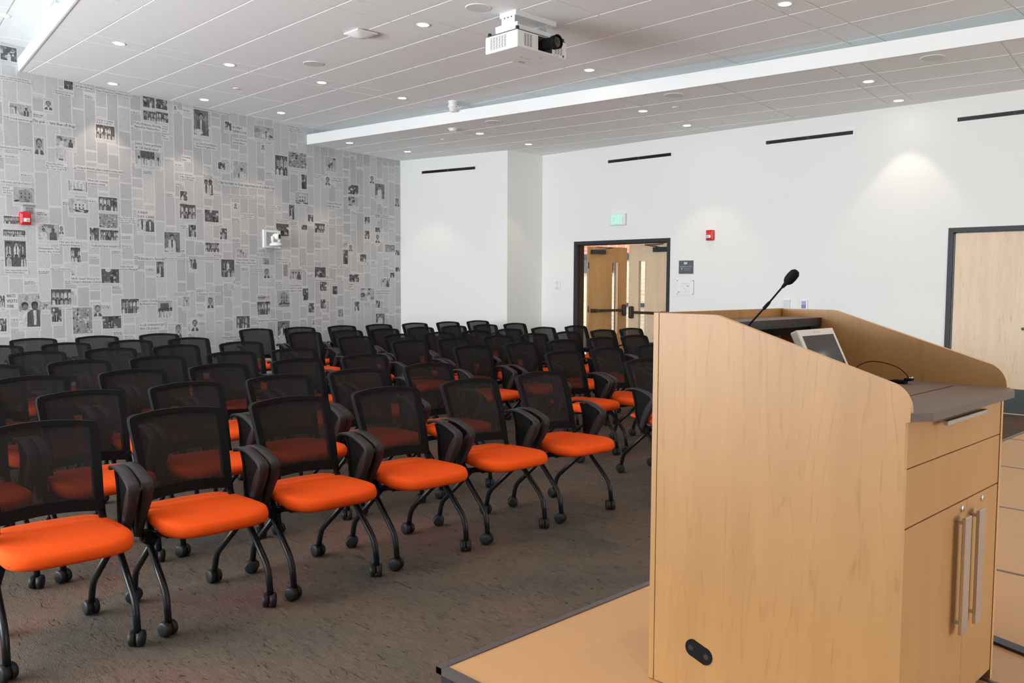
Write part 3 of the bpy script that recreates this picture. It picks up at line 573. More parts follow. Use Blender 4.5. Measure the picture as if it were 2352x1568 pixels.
# counter with clipped front corners
mb = MB(); cz0 = 1.150
pts = [L3(PX0+.03, PY0+.0192, cz0), L3(PX1-.001, PY0+.0192, cz0), L3(PX1-.001, PY0+.002, cz0), L3(-.793, PY0+.045, cz0), L3(-.793, PY1-.08, cz0), L3(PX1, PY1-.002, cz0), L3(PX1-.001, PY1-.0192, cz0), L3(PX0+.03, PY1-.0192, cz0)]
pts = [pts[0], L3(PX1+.001, PY0+.0192, cz0), L3(PX1+.001, PY0+.001, cz0), pts[3], pts[4], L3(PX1+.001, PY1-.001, cz0), L3(PX1+.001, PY1-.0192, cz0), pts[7]]
mb.prism(pts, (0, 0, 1), .022, M['lam'])
mb.box(*L3(-.972, PY0+.03, cz0+.0222), *L3(-.966, PY1-.09, cz0+.0226), M['slot']); mb.build('counter_top', le)['label'] = 'grey-brown laminate counter top'
mb = MB(); mb.box(*L3(PX0+.02, PY0+.019, B0+.03), *L3(PX1-.034, PY1-.019, cz0), M['maple']); mb.build('cabinet_body', le)
mb = MB(); mb.box(*L3(PX1-.10, PY0+.02, B0), *L3(PX1-.05, PY1-.02, B0+.03), M['blackp']); mb.build('toe_kick', le)
FX0, FX1 = PX1-.034, PX1-.014
fy0, fy1 = PY0+.0215, PY1-.0215
def front(name, y0, y1, z0, z1):
    q = MB(); q.rbox(*L3(FX0, y0, z0), *L3(FX1, y1, z1), M['mapleb'], .001, seg=1); return q.build(name, le)
dr = front('drawer', fy0, fy1, 1.0215, 1.148); front('drawer', fy0, fy1, .862, 1.0185)
q = MB(); q.box(*L3(FX1, 2.50, 1.120), *L3(FX1+.03, 2.505, 1.128), M['alu']); q.box(*L3(FX1, 2.76, 1.120), *L3(FX1+.03, 2.765, 1.128), M['alu']); q.rbox(*L3(FX1+.024, 2.462, 1.119), *L3(FX1+.036, 2.796, 1.131), M['alu'], .001, seg=1)
q.box(*L3(FX1, 2.462, 1.1285), *L3(FX1+.03, 2.796, 1.131), M['alu']); q.build('handle', dr)
q = MB(); q.lathe([(0, .006), (.009, .006), (.0105, .003), (.0105, 0)], M['chrome'], (1, 0, 0), L3(FX1, 2.868, 1.134), 16); q.build('lock', dr)
ym = (fy0+fy1)/2+.13
for (y0, y1, hy, ly) in ((fy0, 2.7585, 2.652, 2.712), (2.7615, fy1, 2.775, 2.892)):
    dd = front('door', y0, y1, B0+.035, .858)
    q = MB(); q.box(*L3(FX1, hy+.02, .80), *L3(FX1+.028, hy+.03, .81), M['alu']); q.box(*L3(FX1, hy+.02, .50), *L3(FX1+.028, hy+.03, .51), M['alu']); q.rbox(*L3(FX1+.022, hy, .475), *L3(FX1+.033, hy+.05, .825), M['alu'], .0015, seg=1); q.build('handle', dd)
    q = MB(); q.lathe([(0, .006), (.009, .006), (.0115, .003), (.0115, 0)], M['chrome'], (1, 0, 0), L3(FX1, ly, .838), 18); q.build('lock', dd)
# gooseneck microphone
mi = thing('gooseneck_microphone', 'black gooseneck microphone rising from the lectern counter', 'microphone', (-1.448, 2.45, CT+.0005))
mb = MB(); mb.lathe([(0, .012), (.016, .012), (.02, .006), (.02, 0)], M['blackp'], (0, 0, 1), (0, 0, 0), 18); mb.build('base', mi)
A = [Vector(p) for p in ((0, 0, .005), (.0, 0, .14), (.030, 0, .193), (.091, 0, .257), (.148, 0, .321))]
mb = MB(); P_ = fillet_path(A, .05); mb.tube(P_, [.0040]*(len(P_)//2)+[.0031]*(len(P_)-len(P_)//2), M['blackp'], 8); mb.lathe([(.0055, 0), (.0055, .02), (.004, .03)], M['blackp'], (.68, 0, .73), (.085, 0, .251), 10); mb.build('gooseneck', mi)
mb = MB(); ax = (.68, 0, .73); mb.lathe([(0, 0), (.0045, .001), (.0065, .016), (.012, .022), (.0155, .030), (.0165, .045), (.0150, .060), (.009, .068), (0, .070)], M['blackp'], ax, (.146, 0, .318), 20); mb.build('windscreen', mi)
# tilted touch display
tb = thing('touch_display', 'pale framed touch display tilted back on the lectern counter', 'display', (-1.21, 2.68, CT+.001))
th_ = math.atan2(.088, .18); T = Matrix.Rotation(-th_, 4, 'Y')
mb = MB(); mb.rbox(-.030, -.127, .006, -.004, .127, .205, M['beige'], .004, T); mb.build('housing', tb)
mb = MB(); mb.box(-.0042, -.108, .025, -.0032, .108, .182, M['screen'], T); sc = mb.build('screen', tb); 
mb = MB(); 
for k in (-.012, -.004, .004, .012): mb.disc(T @ Vector((-.0035, k*1.6, .193)), T.to_3x3() @ Vector((1, 0, 0)), .0016, M['slot'], 8)
mb.build('sensor_dots', tb)
mb = MB(); mb.rbox(-.085, -.06, 0, .0, .06, .012, M['blackp'], .003); mb.build('foot', tb)
# cable and connectors
cb = thing('adapter_cable', 'thin black cable arching over black plugs on the lectern counter', 'cable', (-1.13, 2.92, CT))
mb = MB(); mb.tube([(-.113, -.07, .040), (-.10, -.07, .056), (-.065, -.07, .074), (-.02, -.06, .072), (.025, -.04, .055), (.045, -.02, .028), (.042, 0, .01)], .0014, M['blackp'], 6, fillet=.02); mb.build('cord', cb)
mb = MB(); Tq = Matrix.Translation((-.075, -.075, .022)) @ Matrix.Rotation(R(14), 4, 'Y'); mb.rbox(-.05, -.008, -.005, .05, .008, .005, M['blackp'], .003, Tq); mb.build('plug', cb)
mb = MB(); mb.rbox(-.01, -.02, 0, .035, .012, .012, M['blackp'], .004); mb.rbox(.03, -.018, .012, .055, .006, .020, M['blackp'], .002); mb.tube([(-.09, -.03, .006), (-.05, -.025, .008), (-.01, -.01, .006)], .004, M['blackp'], 8, fillet=.02); mb.build('adapter', cb)
mb = MB(); 
for k in range(3): mb.lathe([(.004, 0), (.005, .004), (.004, .008)], M['chrome'], (.5, .3, .6), (.03+.007*k, .002+.005*k, .012+.002*k), 10)
mb.rbox(-.052, -.032, .001, -.036, -.018, .013, M['whitep'], .002); mb.build('metal_rings', cb)

# ------------------------------------------------------------------ chairs
def chair_parts(root):
    # seat cushion
    nt = 40
    def outline(s, t):
        c, q = math.cos(t), math.sin(t); e = .52 if c > 0 else .52-.20*min(1, -c*1.6)
        x = math.copysign(abs(c)**e, c); y = math.copysign(abs(q)**e, q)
        hw = .236+.012*x
        xx = .030+.262*x*s
        if x > 0: xx += .0-.018*(abs(y)**3)*x*s
        return xx, hw*y*s
    def ztop(x, y): 
        z = .486-.010*max(0, (.05-x))**1*0
        z += .006*(1-(y/.25)**2)
        if x > .17: z -= ((x-.17)/.13)**2*.024
        z -= .006*min(1, max(0, (-.02-x)/.16))
        return z
    def zbot(x, y):
        f = min(1, max(0, (x+.18)/.34)); f = f*f*(3-2*f)
        b_ = .457-.040*f
        if x > .22: b_ += ((x-.22)/.08)**2*.012
        return b_
    rings = []
    for (s, kind, mixv) in ((.0, 'b', 0), (.6, 'b', 0), (.90, 'b', 0), (.965, 'b', .10), (.992, 'm', .28), (1.0, 'm', .5), (.992, 'm', .74), (.968, 't', .93), (.93, 't', 1), (.8, 't', 1), (.6, 't', 1), (.35, 't', 1), (.0, 't', 1)):
        ring = []
        for k in range(nt):
            x, y = outline(max(s, .001), 2*math.pi*k/nt); zt, zb = ztop(x, y), zbot(x, y); ring.append((x, y, zb+(zt-zb)*mixv))
        rings.append(ring)
    mb = MB(); vs = [v for r_ in rings for v in r_]; fs = []
    for i in range(len(rings)-1):
        for k in range(nt): fs.append((i*nt+k, i*nt+(k+1) % nt, (i+1)*nt+(k+1) % nt, (i+1)*nt+k))
    mb.add(vs, fs, M['orange'], True)
    seat = mb.build('seat', root)
    mb = MB(); mb.box(-.13, -.19, .428, .20, .19, .446, M['blackp']); mb.build('seat_pan', seat)
    # side rails and cross tube
    mb = MB()
    mb.tube([(-.03, -.262, .385), (-.03, .262, .385)], .017, M['blackp'], 10)
    mb.tube([(.10, -.20, .405), (.10, .20, .405)], .011, M['blackt'], 8)
    for s_ in (-1, 1):
        mb.tube([(-.15, s_*.195, .43), (-.03, s_*.21, .395), (.18, s_*.20, .425)], .012, M['blackt'], 8, fillet=.04)
        mb.rbox(-.062, s_*.235-.022, .355, .008, s_*.235+.022, .412, M['blackp'], .012, seg=2)
    mb.build('seat_frame', root)
    # legs with twin-wheel casters
    for (fx, s_) in ((1, -1), (1, 1), (-1, -1), (-1, 1)):
        mb = MB()
        if fx > 0: pts = [(-.035, s_*.232, .385), (.175, s_*.236, .185), (.192, s_*.236, .06)]
        else: pts = [(.0, s_*.205, .385), (-.275, s_*.197, .155), (-.298, s_*.195, .06)]
        mb.tube(pts, .0148, M['blackt'], 12, fillet=.05)
        leg = mb.build('leg', root)
        an = {(1, -1): 20, (1, 1): -35, (-1, -1): 50, (-1, 1): 5}[(fx, s_)]
        T = Matrix.Translation((pts[-1][0]-.008, pts[-1][1], 0)) @ Matrix.Rotation(R(an), 4, 'Z')
        mb = MB()
        for q in (-1, 1):
            prof = [(0, q*.031), (.022, q*.031), (.030, q*.029), (.0335, q*.024), (.0345, q*.007), (.030, q*.004), (0, q*.004)]
            o_ = T @ Vector((0, 0, .035)); axx = T.to_3x3() @ Vector((0, 1, 0)); mb.lathe(prof, M['caster'], axx, o_, 20)
        mb.lathe([(0, .070), (.012, .070), (.014, .050), (.010, .040), (0, .040)], M['caster'], (0, 0, 1), (pts[-1][0], pts[-1][1], 0), 12)
        mb.box(-.022, -.004, .022, .022, .004, .052, M['caster'], T)
        mb.build('caster', leg)
    # armrests
    for s_ in (-1, 1):
        mb = MB(); y = s_*.268
        pad = [(-.196, .672), (-.185, .682), (-.15, .692), (-.09, .696), (-.03, .688), (.03, .668), (.066, .652), (.082, .634), (.070, .606), (.050, .572), (.022, .528), (-.006, .475), (-.024, .430), (-.034, .395)]
        wd = [.028, .040, .048, .052, .053, .053, .053, .052, .050, .046, .040, .036, .032, .028]; tk = [.010, .012, .014, .014, .014, .015, .017, .022, .040, .052, .052, .046, .038, .030]
        mb.ribbon([(x, y, z) for x, z in pad], wd, tk, M['armpad'])
        mb.ribbon([(-.120, y, .680), (-.098, y, .63), (-.088, y, .575), (-.085, y, .53), (-.078, y, .485), (-.058, y, .43), (-.034, y, .395)], [.028, .030, .032, .034, .036, .034, .03], [.010, .010, .010, .010, .014, .02, .024], M['blackp'])
        web = [(-.115, .678), (-.05, .684), (.03, .660), (.045, .60), (.015, .53), (-.03, .43), (-.058, .43), (-.08, .50), (-.088, .58)]
        mb.prism([(x, y-.003, z) for x, z in web], (0, 1, 0), .006, M['blackp'])
        mb.build('armrest', root)
    # backrest frame and mesh
    def bp(t, s, off=0):        # t lateral -1..1, s 0 bottom..1 top
        hw = .208+.018*s; x = -.118-.125*s-.012*math.sin(s*math.pi)*-1-.028*(1-t*t)
        z = .512+(.372*s)+(.020*(1-t*t) if s > .5 else .0)*((s-.5)*2 if s > .5 else 0)+(.014*(1-t*t))*(1-s)
        return Vector((x+off, hw*t, z))
    ts = [-1, -.975, -.92, -.84, -.7, -.5, -.25, 0, .25, .5, .7, .84, .92, .975, 1]; ss = [0, .02, .06, .13, .25, .4, .55, .7, .82, .90, .945, .98, 1]
    def rc(t, s):       # round the corners
        at = abs(t); f = 0
        if at > .9 and s > .93: k = (at-.9)/.1; q = (s-.93)/.07; f = k*q; return (math.copysign(at-.022*f, t), s-.022*f)
        if at > .9 and s < .07: k = (at-.9)/.1; q = (.07-s)/.07; f = k*q; return (math.copysign(at-.025*f, t), s+.025*f)
        return (t, s)
    nT, nS = len(ts), len(ss)
    def border(i, j): return ts[i+1] <= -.83 or ts[i] >= .83 or ss[j] >= .93 or ss[j+1] <= .14
    mb = MB(); fvs = [bp(*rc(t, s), .009) for s in ss for t in ts]; bvs = [bp(*rc(t, s), -.012 if abs(t) < .8 else -.026) for s in ss for t in ts]; n0 = nT*nS; fs = []
    B = {(i, j) for i in range(nT-1) for j in range(nS-1) if border(i, j)}
    idx = lambda i, j: j*nT+i
    for (i, j) in B:
        q = (idx(i, j), idx(i+1, j), idx(i+1, j+1), idx(i, j+1)); fs.append(q); fs.append(tuple(k+n0 for k in q)[::-1])
        for (di, dj, a, b_) in ((0, -1, q[0], q[1]), (1, 0, q[1], q[2]), (0, 1, q[2], q[3]), (-1, 0, q[3], q[0])):
            if (i+di, j+dj) not in B: fs.append((b_, a, a+n0, b_+n0))
    mb.add(fvs+bvs, fs, M['blackp'], False)
    for s_ in (-1, 1):      # ears down to the seat frame
        mb.ribbon([(-.128, s_*.200, .56), (-.120, s_*.200, .50), (-.085, s_*.205, .45), (-.04, s_*.212, .405)], [.03, .03, .026, .024], [.012, .016, .018, .02], M['blackp'])
    back = mb.build('backrest', root)
    mb = MB(); vs = [bp(*rc(t, s), .0) for s in ss for t in ts]
    mb.add(vs, [(idx(i, j), idx(i+1, j), idx(i+1, j+1), idx(i, j+1)) for i in range(nT-1) for j in range(nS-1) if (i, j) not in B], M['mesh'], True)
    mb.build('mesh_panel', back)
ROWS = {  # row: (x of backrest top, [left block y], [right block y])
 1: ([-3.97, 1.10, 1.68, 2.27, 2.89, 3.53, 4.17], [-4.12, 5.52]),
 2: ([-4.97, 1.00, 1.58, 2.18, 2.76, 3.36, 4.01], [-5.08, 5.63, 6.24, 6.93]),
 3: ([-5.95, 1.60, 2.23, 2.84, 3.49, 4.12], [-6.12, 5.47, 6.15, 6.78, 7.43, 8.00, 8.66]),
 4: ([-6.93, 1.61, 2.20, 2.79, 3.43, 4.02], [-7.12, 5.49, 6.10, 6.77, 7.39, 7.96, 8.67, 9.24]),
 5: ([-8.03, 2.22, 2.81, 3.42, 4.07], [-8.06, 5.45, 6.12, 6.65, 7.25, 7.87, 8.53, 9.21]),
 6: ([-8.98, 2.15, 2.73, 3.35, 3.96], [-9.15, 5.48, 6.14, 6.68, 7.22, 7.80, 8.44, 9.06]),
 7: ([-9.90, 2.70, 3.34, 4.01], [-10.16, 5.36, 5.99, 6.67, 7.30, 7.94, 8.60, 9.22])}
ORD = ['front', 'second', 'third', 'fourth', 'fifth', 'sixth', 'rearmost']; NTH = ['first', 'second', 'third', 'fourth', 'fifth', 'sixth', 'seventh']
for lb, rb in ROWS.values():      # neighbours touch arm to arm, never closer
    for blk in (lb, rb):
        for _ in range(60):
            for k in range(1, len(blk)-1):
                g = .597-(blk[k+1]-blk[k])
                if g > 0: blk[k] -= g/2; blk[k+1] += g/2
first = None; rc_ = random.Random(3)
for row, (lb, rb) in ROWS.items():
    for side, blk in (('left', lb), ('right', rb)):
        yl = blk[1:]
        if side == 'left': yl = yl[::-1]
        for k, y in enumerate(yl):
            where = 'at the aisle' if k == 0 else '%s from the aisle' % NTH[k]
            lab = 'black mesh armchair with orange seat, %s block, %s row, %s' % (side, ORD[row-1], where)
            if row == 1 and side == 'right': lab = 'black mesh armchair with orange seat, right block, front row, partly behind the lectern'
            loc = (blk[0]+.245, y, 0); rz = R(rc_.uniform(-3.2, 1.2))
            if first is None:
                first = thing('armchair', lab, 'chair', loc, rz, 'orange and black nesting armchairs in rows'); chair_parts(first)
            else: dup(first, loc, rz, lab)
# ------------------------------------------------------------------ doors
T1 = TW(COLB, tR, nR)
def onw(u, out, z): return T1 @ Vector((u, out, z))
def dframe(name, u0, u1, zt, wf=.055):
    mb = MB(); dp = .19
    for (a, b_) in ((u0, u0+.004), (u1-.004, u1)): mb.box(a, -dp, 0, b_, -.012, zt, M['bronze'], T1)
    mb.box(u0-wf-.0, -dp, 0, u0, .012, zt+wf, M['frame'], T1); mb.box(u1, -dp, 0, u1+wf, .012, zt+wf, M['frame'], T1); mb.box(u0, -dp, zt, u1, .012, zt+wf, M['frame'], T1)
    for (a, b_, c, e) in ((u0, 0, u0+.016, zt), (u1-.016, 0, u1, zt), (u0+.016, zt-.016, u1-.016, zt)): mb.box(a, -.105, b_, b_+0 if 0 else c, -.065, e, M['bronze'], T1)
    return struct(mb.build(name))
d1 = dframe('door_1', D1[0], D1[1], D1[2]-.01)
def leaf(parent, hinge, ang, width, sgn, H=2.12, wm='birch_dim', lite=True):
    """leaf in a local frame: x from hinge to free edge, y towards the room side, built in world space"""
    q = onw(*hinge); base = aR+(0 if sgn > 0 else math.pi)
    T = Matrix.Translation((q.x, q.y, .008)) @ Matrix.Rotation(base+ang, 4, 'Z')
    if sgn < 0: T = T @ Matrix.Scale(-1, 4, (0, 1, 0))
    # local -y is towards the room
    mb = MB(); W_ = width; l0, l1, z0, z1 = (W_*.60, W_*.76, .62, 1.86) if lite else (0, 0, 0, 0)
    th = .044
    if lite:
        for (a, b_, c, e) in ((0, 0, l0, H), (l1, 0, W_, H), (l0, 0, l1, z0), (l0, z1, l1, H)): mb.box(a, 0, b_, c, th, e, M[wm], T)
    else: mb.box(0, 0, 0, W_, th, H, M[wm], T)
    lf = mb.build('door_leaf', parent)
    if lite:
        mb = MB(); mb.box(l0, .018, z0, l1, .024, z1, M['glass'], T); mb.build('glass_lite', lf)
        mb = MB()
        for (a, b_, c, e) in ((l0-.012, z0-.012, l0+.004, z1+.012), (l1-.004, z0-.012, l1+.012, z1+.012), (l0, z0-.012, l1, z0+.004), (l0, z1-.004, l1, z1+.012)): mb.box(a, -.006, b_, c, .05, e, M[wm], T)
        mb.build('lite_frame', lf)
    mb = MB(); zb = 1.03
    mb.rbox(.06, -.055, zb-.022, W_-.10, -.020, zb+.022, M['bronze'], .006, T); mb.rbox(.05, -.05, zb-.032, .17, 0, zb+.032, M['bronze'], .008, T)
    mb.rbox(W_-.125, -.075, zb-.10, W_-.055, 0, zb+.10, M['bronze'], .025, T); mb.build('push_bar', lf)
    mb = MB(); mb.rbox(.04, -.06, H-.13, .34, 0, H-.055, M['blackm'], .006, T); mb.tube([T @ Vector((.25, -.05, H-.05)), T @ Vector((.42, -.16, H-.02)), T @ Vector((.16, -.02, H-.005))], .007, M['blackm'], 8); mb.build('door_closer', lf)
    mb = MB()
    for z in (.25, 1.06, 1.80): mb.tube([T @ Vector((-.008, -.004, z-.055)), T @ Vector((-.008, -.004, z+.055))], .009, M['blackm'], 8)
    mb.build('hinge', lf)
    return lf
leaf(d1, (D1[0]+.085, -.215, 0), R(81), .895, 1)
leaf(d1, (D1[1]-.012, -.15, 0), R(-5), .88, -1, wm='birch')
d2 = dframe('door_2', D2[0], D2[1], D2[2]-.01)
q = onw(D2[0]+.02, -.06, 0); T = Matrix.Translation((q.x, q.y, .008)) @ Matrix.Rotation(aR, 4, 'Z')
mb = MB(); mb.box(.0, -.044, 0, D2[1]-D2[0]-.04, 0, 2.11, M['birch'], T); lf = mb.build('door_leaf', d2)
mb = MB(); mb.box(.015, -.050, .01, D2[1]-D2[0]-.055, -.044, .295, M['base'], T); mb.build('kick_plate', lf)
mb = MB(); mb.rbox(D2[1]-D2[0]-.2, -.075, .98, D2[1]-D2[0]-.06, -.05, 1.01, M['bronze'], .008, T); mb.build('lever_handle', lf)
# hallway beyond the double door
mb = MB(); mb.box(-14.9, 13.6, 0, -7.2, 13.75, 1.98, M['brickb']); mb.box(-14.9, 13.6, 2.10, -7.2, 13.75, 3.0, M['brickr']); struct(mb.build('wall_hallway'))
mb = MB(); mb.box(-14.9, 13.55, 1.98, -7.2, 13.76, 2.10, M['frame']); mb.box(-14.9, 13.5, 1.72, -10.9, 13.56, 1.98, M['base'])
for x in (-12.05, -11.55, -10.85, -10.72, -10.05, -9.92, -9.25): mb.box(x, 13.55, 0, x+.05, 13.6, 1.98, M['frame'])
mb.box(-10.8, 13.56, 1.05, -9.2, 13.6, 1.12, M['frame']); struct(mb.build('trim_3'))
mb = MB(); mb.box(-14.9, 11.3, 3.0, -7.2, 13.8, 3.1, M['wall']); struct(mb.build('ceiling_hallway'))
mb = MB(); mb.box(-7.2, 11.2, 0, -7.06, 13.8, 3.1, M['wall']); struct(mb.build('wall_hallway_end'))

# ------------------------------------------------------------------ wall-mounted things
def on_wall(name, label, cat, P, t, n, u, z, group=None):
    o = thing(name, label, cat, tuple(P+t*u+Vector((0, 0, z))), 0, group)
    return o, Matrix(((t.x, -n.x, 0, 0), (t.y, -n.y, 0, 0), (0, 0, 1, 0), (0, 0, 0, 1)))
# slot diffusers
for (P, t, n, u0, u1, lab) in ((CORN, tL, nL, .521, 1.704, 'black linear slot air diffuser on the white wall next to the newsprint wall'), (COLB, tR, nR, 1.432, 2.64, 'black linear slot air diffuser high above the double door'), (COLB, tR, nR, 4.20, 5.42, 'black linear slot air diffuser near the ceiling between the two doors'), (COLB, tR, nR, 6.67, 7.89, 'black linear slot air diffuser above the single wood door at the right')):
    o, T = on_wall('slot_diffuser', lab, 'air vent', P, t, n, (u0+u1)/2, 3.462, 'linear slot diffusers'); h = (u1-u0)/2
    mb = MB()
    for (a, b_, c, e) in ((-h-.03, .024, h+.03, .055), (-h-.03, -.055, h+.03, -.024), (-h-.03, -.024, -h, .024), (h, -.024, h+.03, .024)): mb.box(a, 0, b_, c, .006, e, M['wall'], T)
    mb.build('flange', o)
    mb = MB(); mb.box(-h, -.0005, -.024, h, .002, .024, M['slot'], T); mb.box(-h+.012, .002, -.022, -h+.045, .0035, .022, M['frame'], T); mb.box(-.02, .002, -.022, .02, .0035, .022, M['frame'], T); mb.build('slot', o)
# exit sign
o, T = on_wall('exit_sign', 'lit green EXIT sign above the double door', 'exit sign', COLB, tR, nR, 1.675, 2.43)
mb = MB(); mb.rbox(-.15, 0, 0, .15, .06, .185, M['whitep'], .012, T); mb.build('housing', o)
mb = MB(); xx = -.112
def bar(a, b_, c, e): mb.box(a, .0602, b_, c, .0612, e, M['exitg'], T)
z0, z1 = .025, .162
bar(-.118, z0, -.096, z1); bar(-.096, z0, -.066, z0+.022); bar(-.096, z1-.022, -.066, z1); bar(-.096, .083, -.072, .103)
for s_ in (1, -1):
    a, b_ = (-.056, -.004) if s_ > 0 else (-.004, -.056); k = .011
    mb.prism([(a-k, .0602+(0 if s_ > 0 else .0001), z0), (a+k, .0602+(0 if s_ > 0 else .0001), z0), (b_+k, .0602+(0 if s_ > 0 else .0001), z1), (b_-k, .0602+(0 if s_ > 0 else .0001), z1)], (0, 1, 0), .001, M['exitg'], T)
bar(.012, z0, .034, z1); bar(.060, z0, .082, z1-.022); bar(.042, z1-.022, .100, z1)
mb.build('letters', o)
# fire alarm strobes
def strobe(P, t, n, u, z, lab):
    o, T = on_wall('fire_alarm_strobe', lab, 'fire alarm', P, t, n, u, z, 'red fire alarm strobes')
    mb = MB(); mb.rbox(-.064, 0, 0, .064, .045, .155, M['red'], .016, T); mb.rbox(-.05, .04, .02, .05, .056, .135, M['red'], .01, T); mb.build('housing', o)
    mb = MB(); mb.rbox(-.032, .05, .035, .032, .075, .08, M['lens'], .006, T); mb.rbox(-.02, .07, .045, .02, .079, .07, M['chrome'], .004, T); mb.build('strobe_lens', o)
    mb = MB()
    for k in range(5): mb.box(-.059, .0452, .03+.02*k, -.052, .0458, .04+.02*k, M['paper'], T)
    mb.build('lettering', o)
strobe(COLB, tR, nR, 3.353, 2.137, 'red fire alarm strobe on the white wall right of the exit sign')
nNf = -nN
strobe(PN, tN, nNf, 3.113, 2.165, 'red fire alarm strobe on the newsprint-covered wall')
# slate wifi sign
o, T = on_wall('wifi_sign', 'slate grey wifi sign with white lettering right of the double door', 'sign', COLB, tR, nR, 2.94, 1.652)
mb = MB(); mb.box(-.126, 0, 0, .126, .008, .20, M['sign'], T); mb.build('panel', o)
mb = MB(); ex = T.to_3x3() @ Vector((1, 0, 0))
put_text(mb, 'CONNECT TO WIFI', T @ Vector((-.105, .0084, .102)), ex, (0, 0, 1), .205, .014, M['signtext'])
put_text(mb, 'Network WiFi Guest', T @ Vector((-.035, .0084, .076)), ex, (0, 0, 1), .115, .009, M['signtext'])
put_text(mb, 'Password Welcome', T @ Vector((-.035, .0084, .056)), ex, (0, 0, 1), .108, .009, M['signtext'])
for (a, b_, r_) in ((-.018, .160, .020), (.012, .166, .012), (.012, .152, .010)): mb.disc(T @ Vector((a, .0084, b_)), T.to_3x3() @ Vector((0, 1, 0)), r_, M['signtext'], 16)
for (a, b_, c, e) in ((-.09, .079, -.058, .086), (-.082, .070, -.066, .078), (-.0765, .054, -.0715, .070)): mb.box(a, .0081, b_, c, .0086, e, M['signtext'], T)
mb.build('lettering', o)
# evacuation plan
o, T = on_wall('evacuation_plan', 'clear-mounted evacuation floor plan below the slate wifi sign', 'sign', COLB, tR, nR, 2.934, 1.338)
mb = MB(); mb.box(-.147, .012, 0, .147, .017, .222, M['paper'], T); mb.build('panel', o)
mb = MB()
def ln(a, b_, c, e): mb.box(a, .0171, b_, c, .0175, e, M['greyink'], T)
ln(-.06, .165, .065, .170); ln(-.06, .12, -.057, .168); ln(.062, .10, .065, .168); ln(.03, .12, .062, .14); ln(-.06, .12, -.02, .122); ln(.01, .03, .013, .11); ln(.01, .03, .06, .033); ln(-.02, .09, -.01, .1); ln(-.125, .03, -.09, .05); ln(.07, .195, .12, .198); ln(.068, .05, .078, .06)
mb.build('plan_lines', o)
mb = MB()
for a in (-.137, .137):
    for b_ in (.011, .211): mb.lathe([(.0, .020), (.006, .020), (.006, .0)], M['blackm'], T.to_3x3() @ Vector((0, 1, 0)), T @ Vector((a, 0, b_)), 10)
mb.build('standoff', o)
# notice left of the door
o, T = on_wall('notice_card', 'small white printed notice left of the double door', 'notice', COLB, tR, nR, .363, 1.363)
mb = MB(); mb.box(-.073, 0, 0, .073, .010, .20, M['paper'], T); mb.build('card', o)
mb = MB()
for (z, w_) in ((.172, .04), (.155, .06), (.138, .085), (.122, .045), (.098, .022), (.08, .035), (.06, .05), (.05, .11), (.028, .11)): mb.box(-w_/2, .0101, z, w_/2, .0104, z+.006, M['greyink'], T)
mb.build('printed_lines', o)
# switches and thermostat
o, T = on_wall('wall_keypad', 'pale grey wall keypad, left of the pair above the lectern', 'wall control', COLB, tR, nR, 4.570, 1.172)
mb = MB(); mb.rbox(-.048, 0, 0, .048, .022, .122, M['whitep'], .004, T); mb.build('plate', o)
mb = MB(); mb.box(-.04, .022, .008, .04, .023, .114, M['ltgrey'], T); mb.build('keypad_face', o)
o, T = on_wall('wall_thermostat', 'white thermostat with blue display, right of the pale keypad', 'thermostat', COLB, tR, nR, 4.825, 1.166)
mb = MB(); mb.rbox(-.048, 0, 0, .048, .022, .122, M['whitep'], .004, T); mb.build('housing', o)
mb = MB(); mb.box(-.034, .022, .060, .030, .023, .110, M['bluelcd'], T); mb.box(-.034, .022, .010, .030, .0232, .060, M['bluelcd2'], T); mb.build('display', o)
o = thing('light_switch', 'white light switch on the side of the wall column', 'switch', (-10.344, 10.311, 1.157))
mb = MB(); mb.rbox(0, -.042, 0, .008, .042, .12, M['whitep'], .002); mb.build('plate', o)
mb = MB(); mb.rbox(.008, -.018, .028, .013, .018, .092, M['whitem'], .002); mb.build('rocker', o)
# camera niche on newsprint wall
o, T = on_wall('conference_camera', 'white domed conference camera in a square white wall niche on newsprint', 'camera', PN, tN, nNf, 6.785, 2.025)
mb = MB()
for (a, b_, c, e) in ((-.16, 0, -.112, .272), (.112, 0, .16, .272), (-.112, 0, .112, .03), (-.112, .24, .112, .272)): mb.box(a, 0, b_, c, .035, e, M['whitep'], T)
mb.build('niche_frame', o)
mb = MB(); mb.box(-.112, .0145, .03, .112, .0165, .24, M['greyink'], T); mb.build('niche_back', o)
mb = MB(); ay = T.to_3x3() @ Vector((0, 1, 0))
mb.lathe([(0, .052), (.045, .050), (.085, .034), (.098, .012), (.10, 0), (0, 0)], M['whitep'], (0, 0, 1), T @ Vector((.0, .115, .035)), 28)
mb.lathe([(0, .0), (.098, 0), (.095, -.012), (0, -.012)], M['greyink'], (0, 0, 1), T @ Vector((.0, .115, .035)), 28)
mb.build('base', o)
mb = MB(); 
for s_ in (-1, 1): mb.tube([T @ Vector((s_*.058, .115, .07)), T @ Vector((s_*.066, .115, .12)), T @ Vector((s_*.062, .115, .175))], [.016, .022, .026], M['whitep'], 12)
mb.build('yoke', o)
mb = MB(); dirv = (T.to_3x3() @ Vector((.35, .93, .0))).normalized()
mb.lathe([(0, -.045), (.034, -.042), (.048, -.02), (.050, .03), (.046, .062), (.036, .066)], M['whitep'], dirv, T @ Vector((.0, .115, .172)), 24)
mb.lathe([(.036, .066), (.034, .060), (0, .060)], M['screen'], dirv, T @ Vector((.0, .115, .172)), 24); mb.build('camera_head', o)
mb = MB(); mb.disc(T @ Vector((.035, .208, .052)), ay, .008, M['bluelcd'], 12); mb.build('status_light', o)

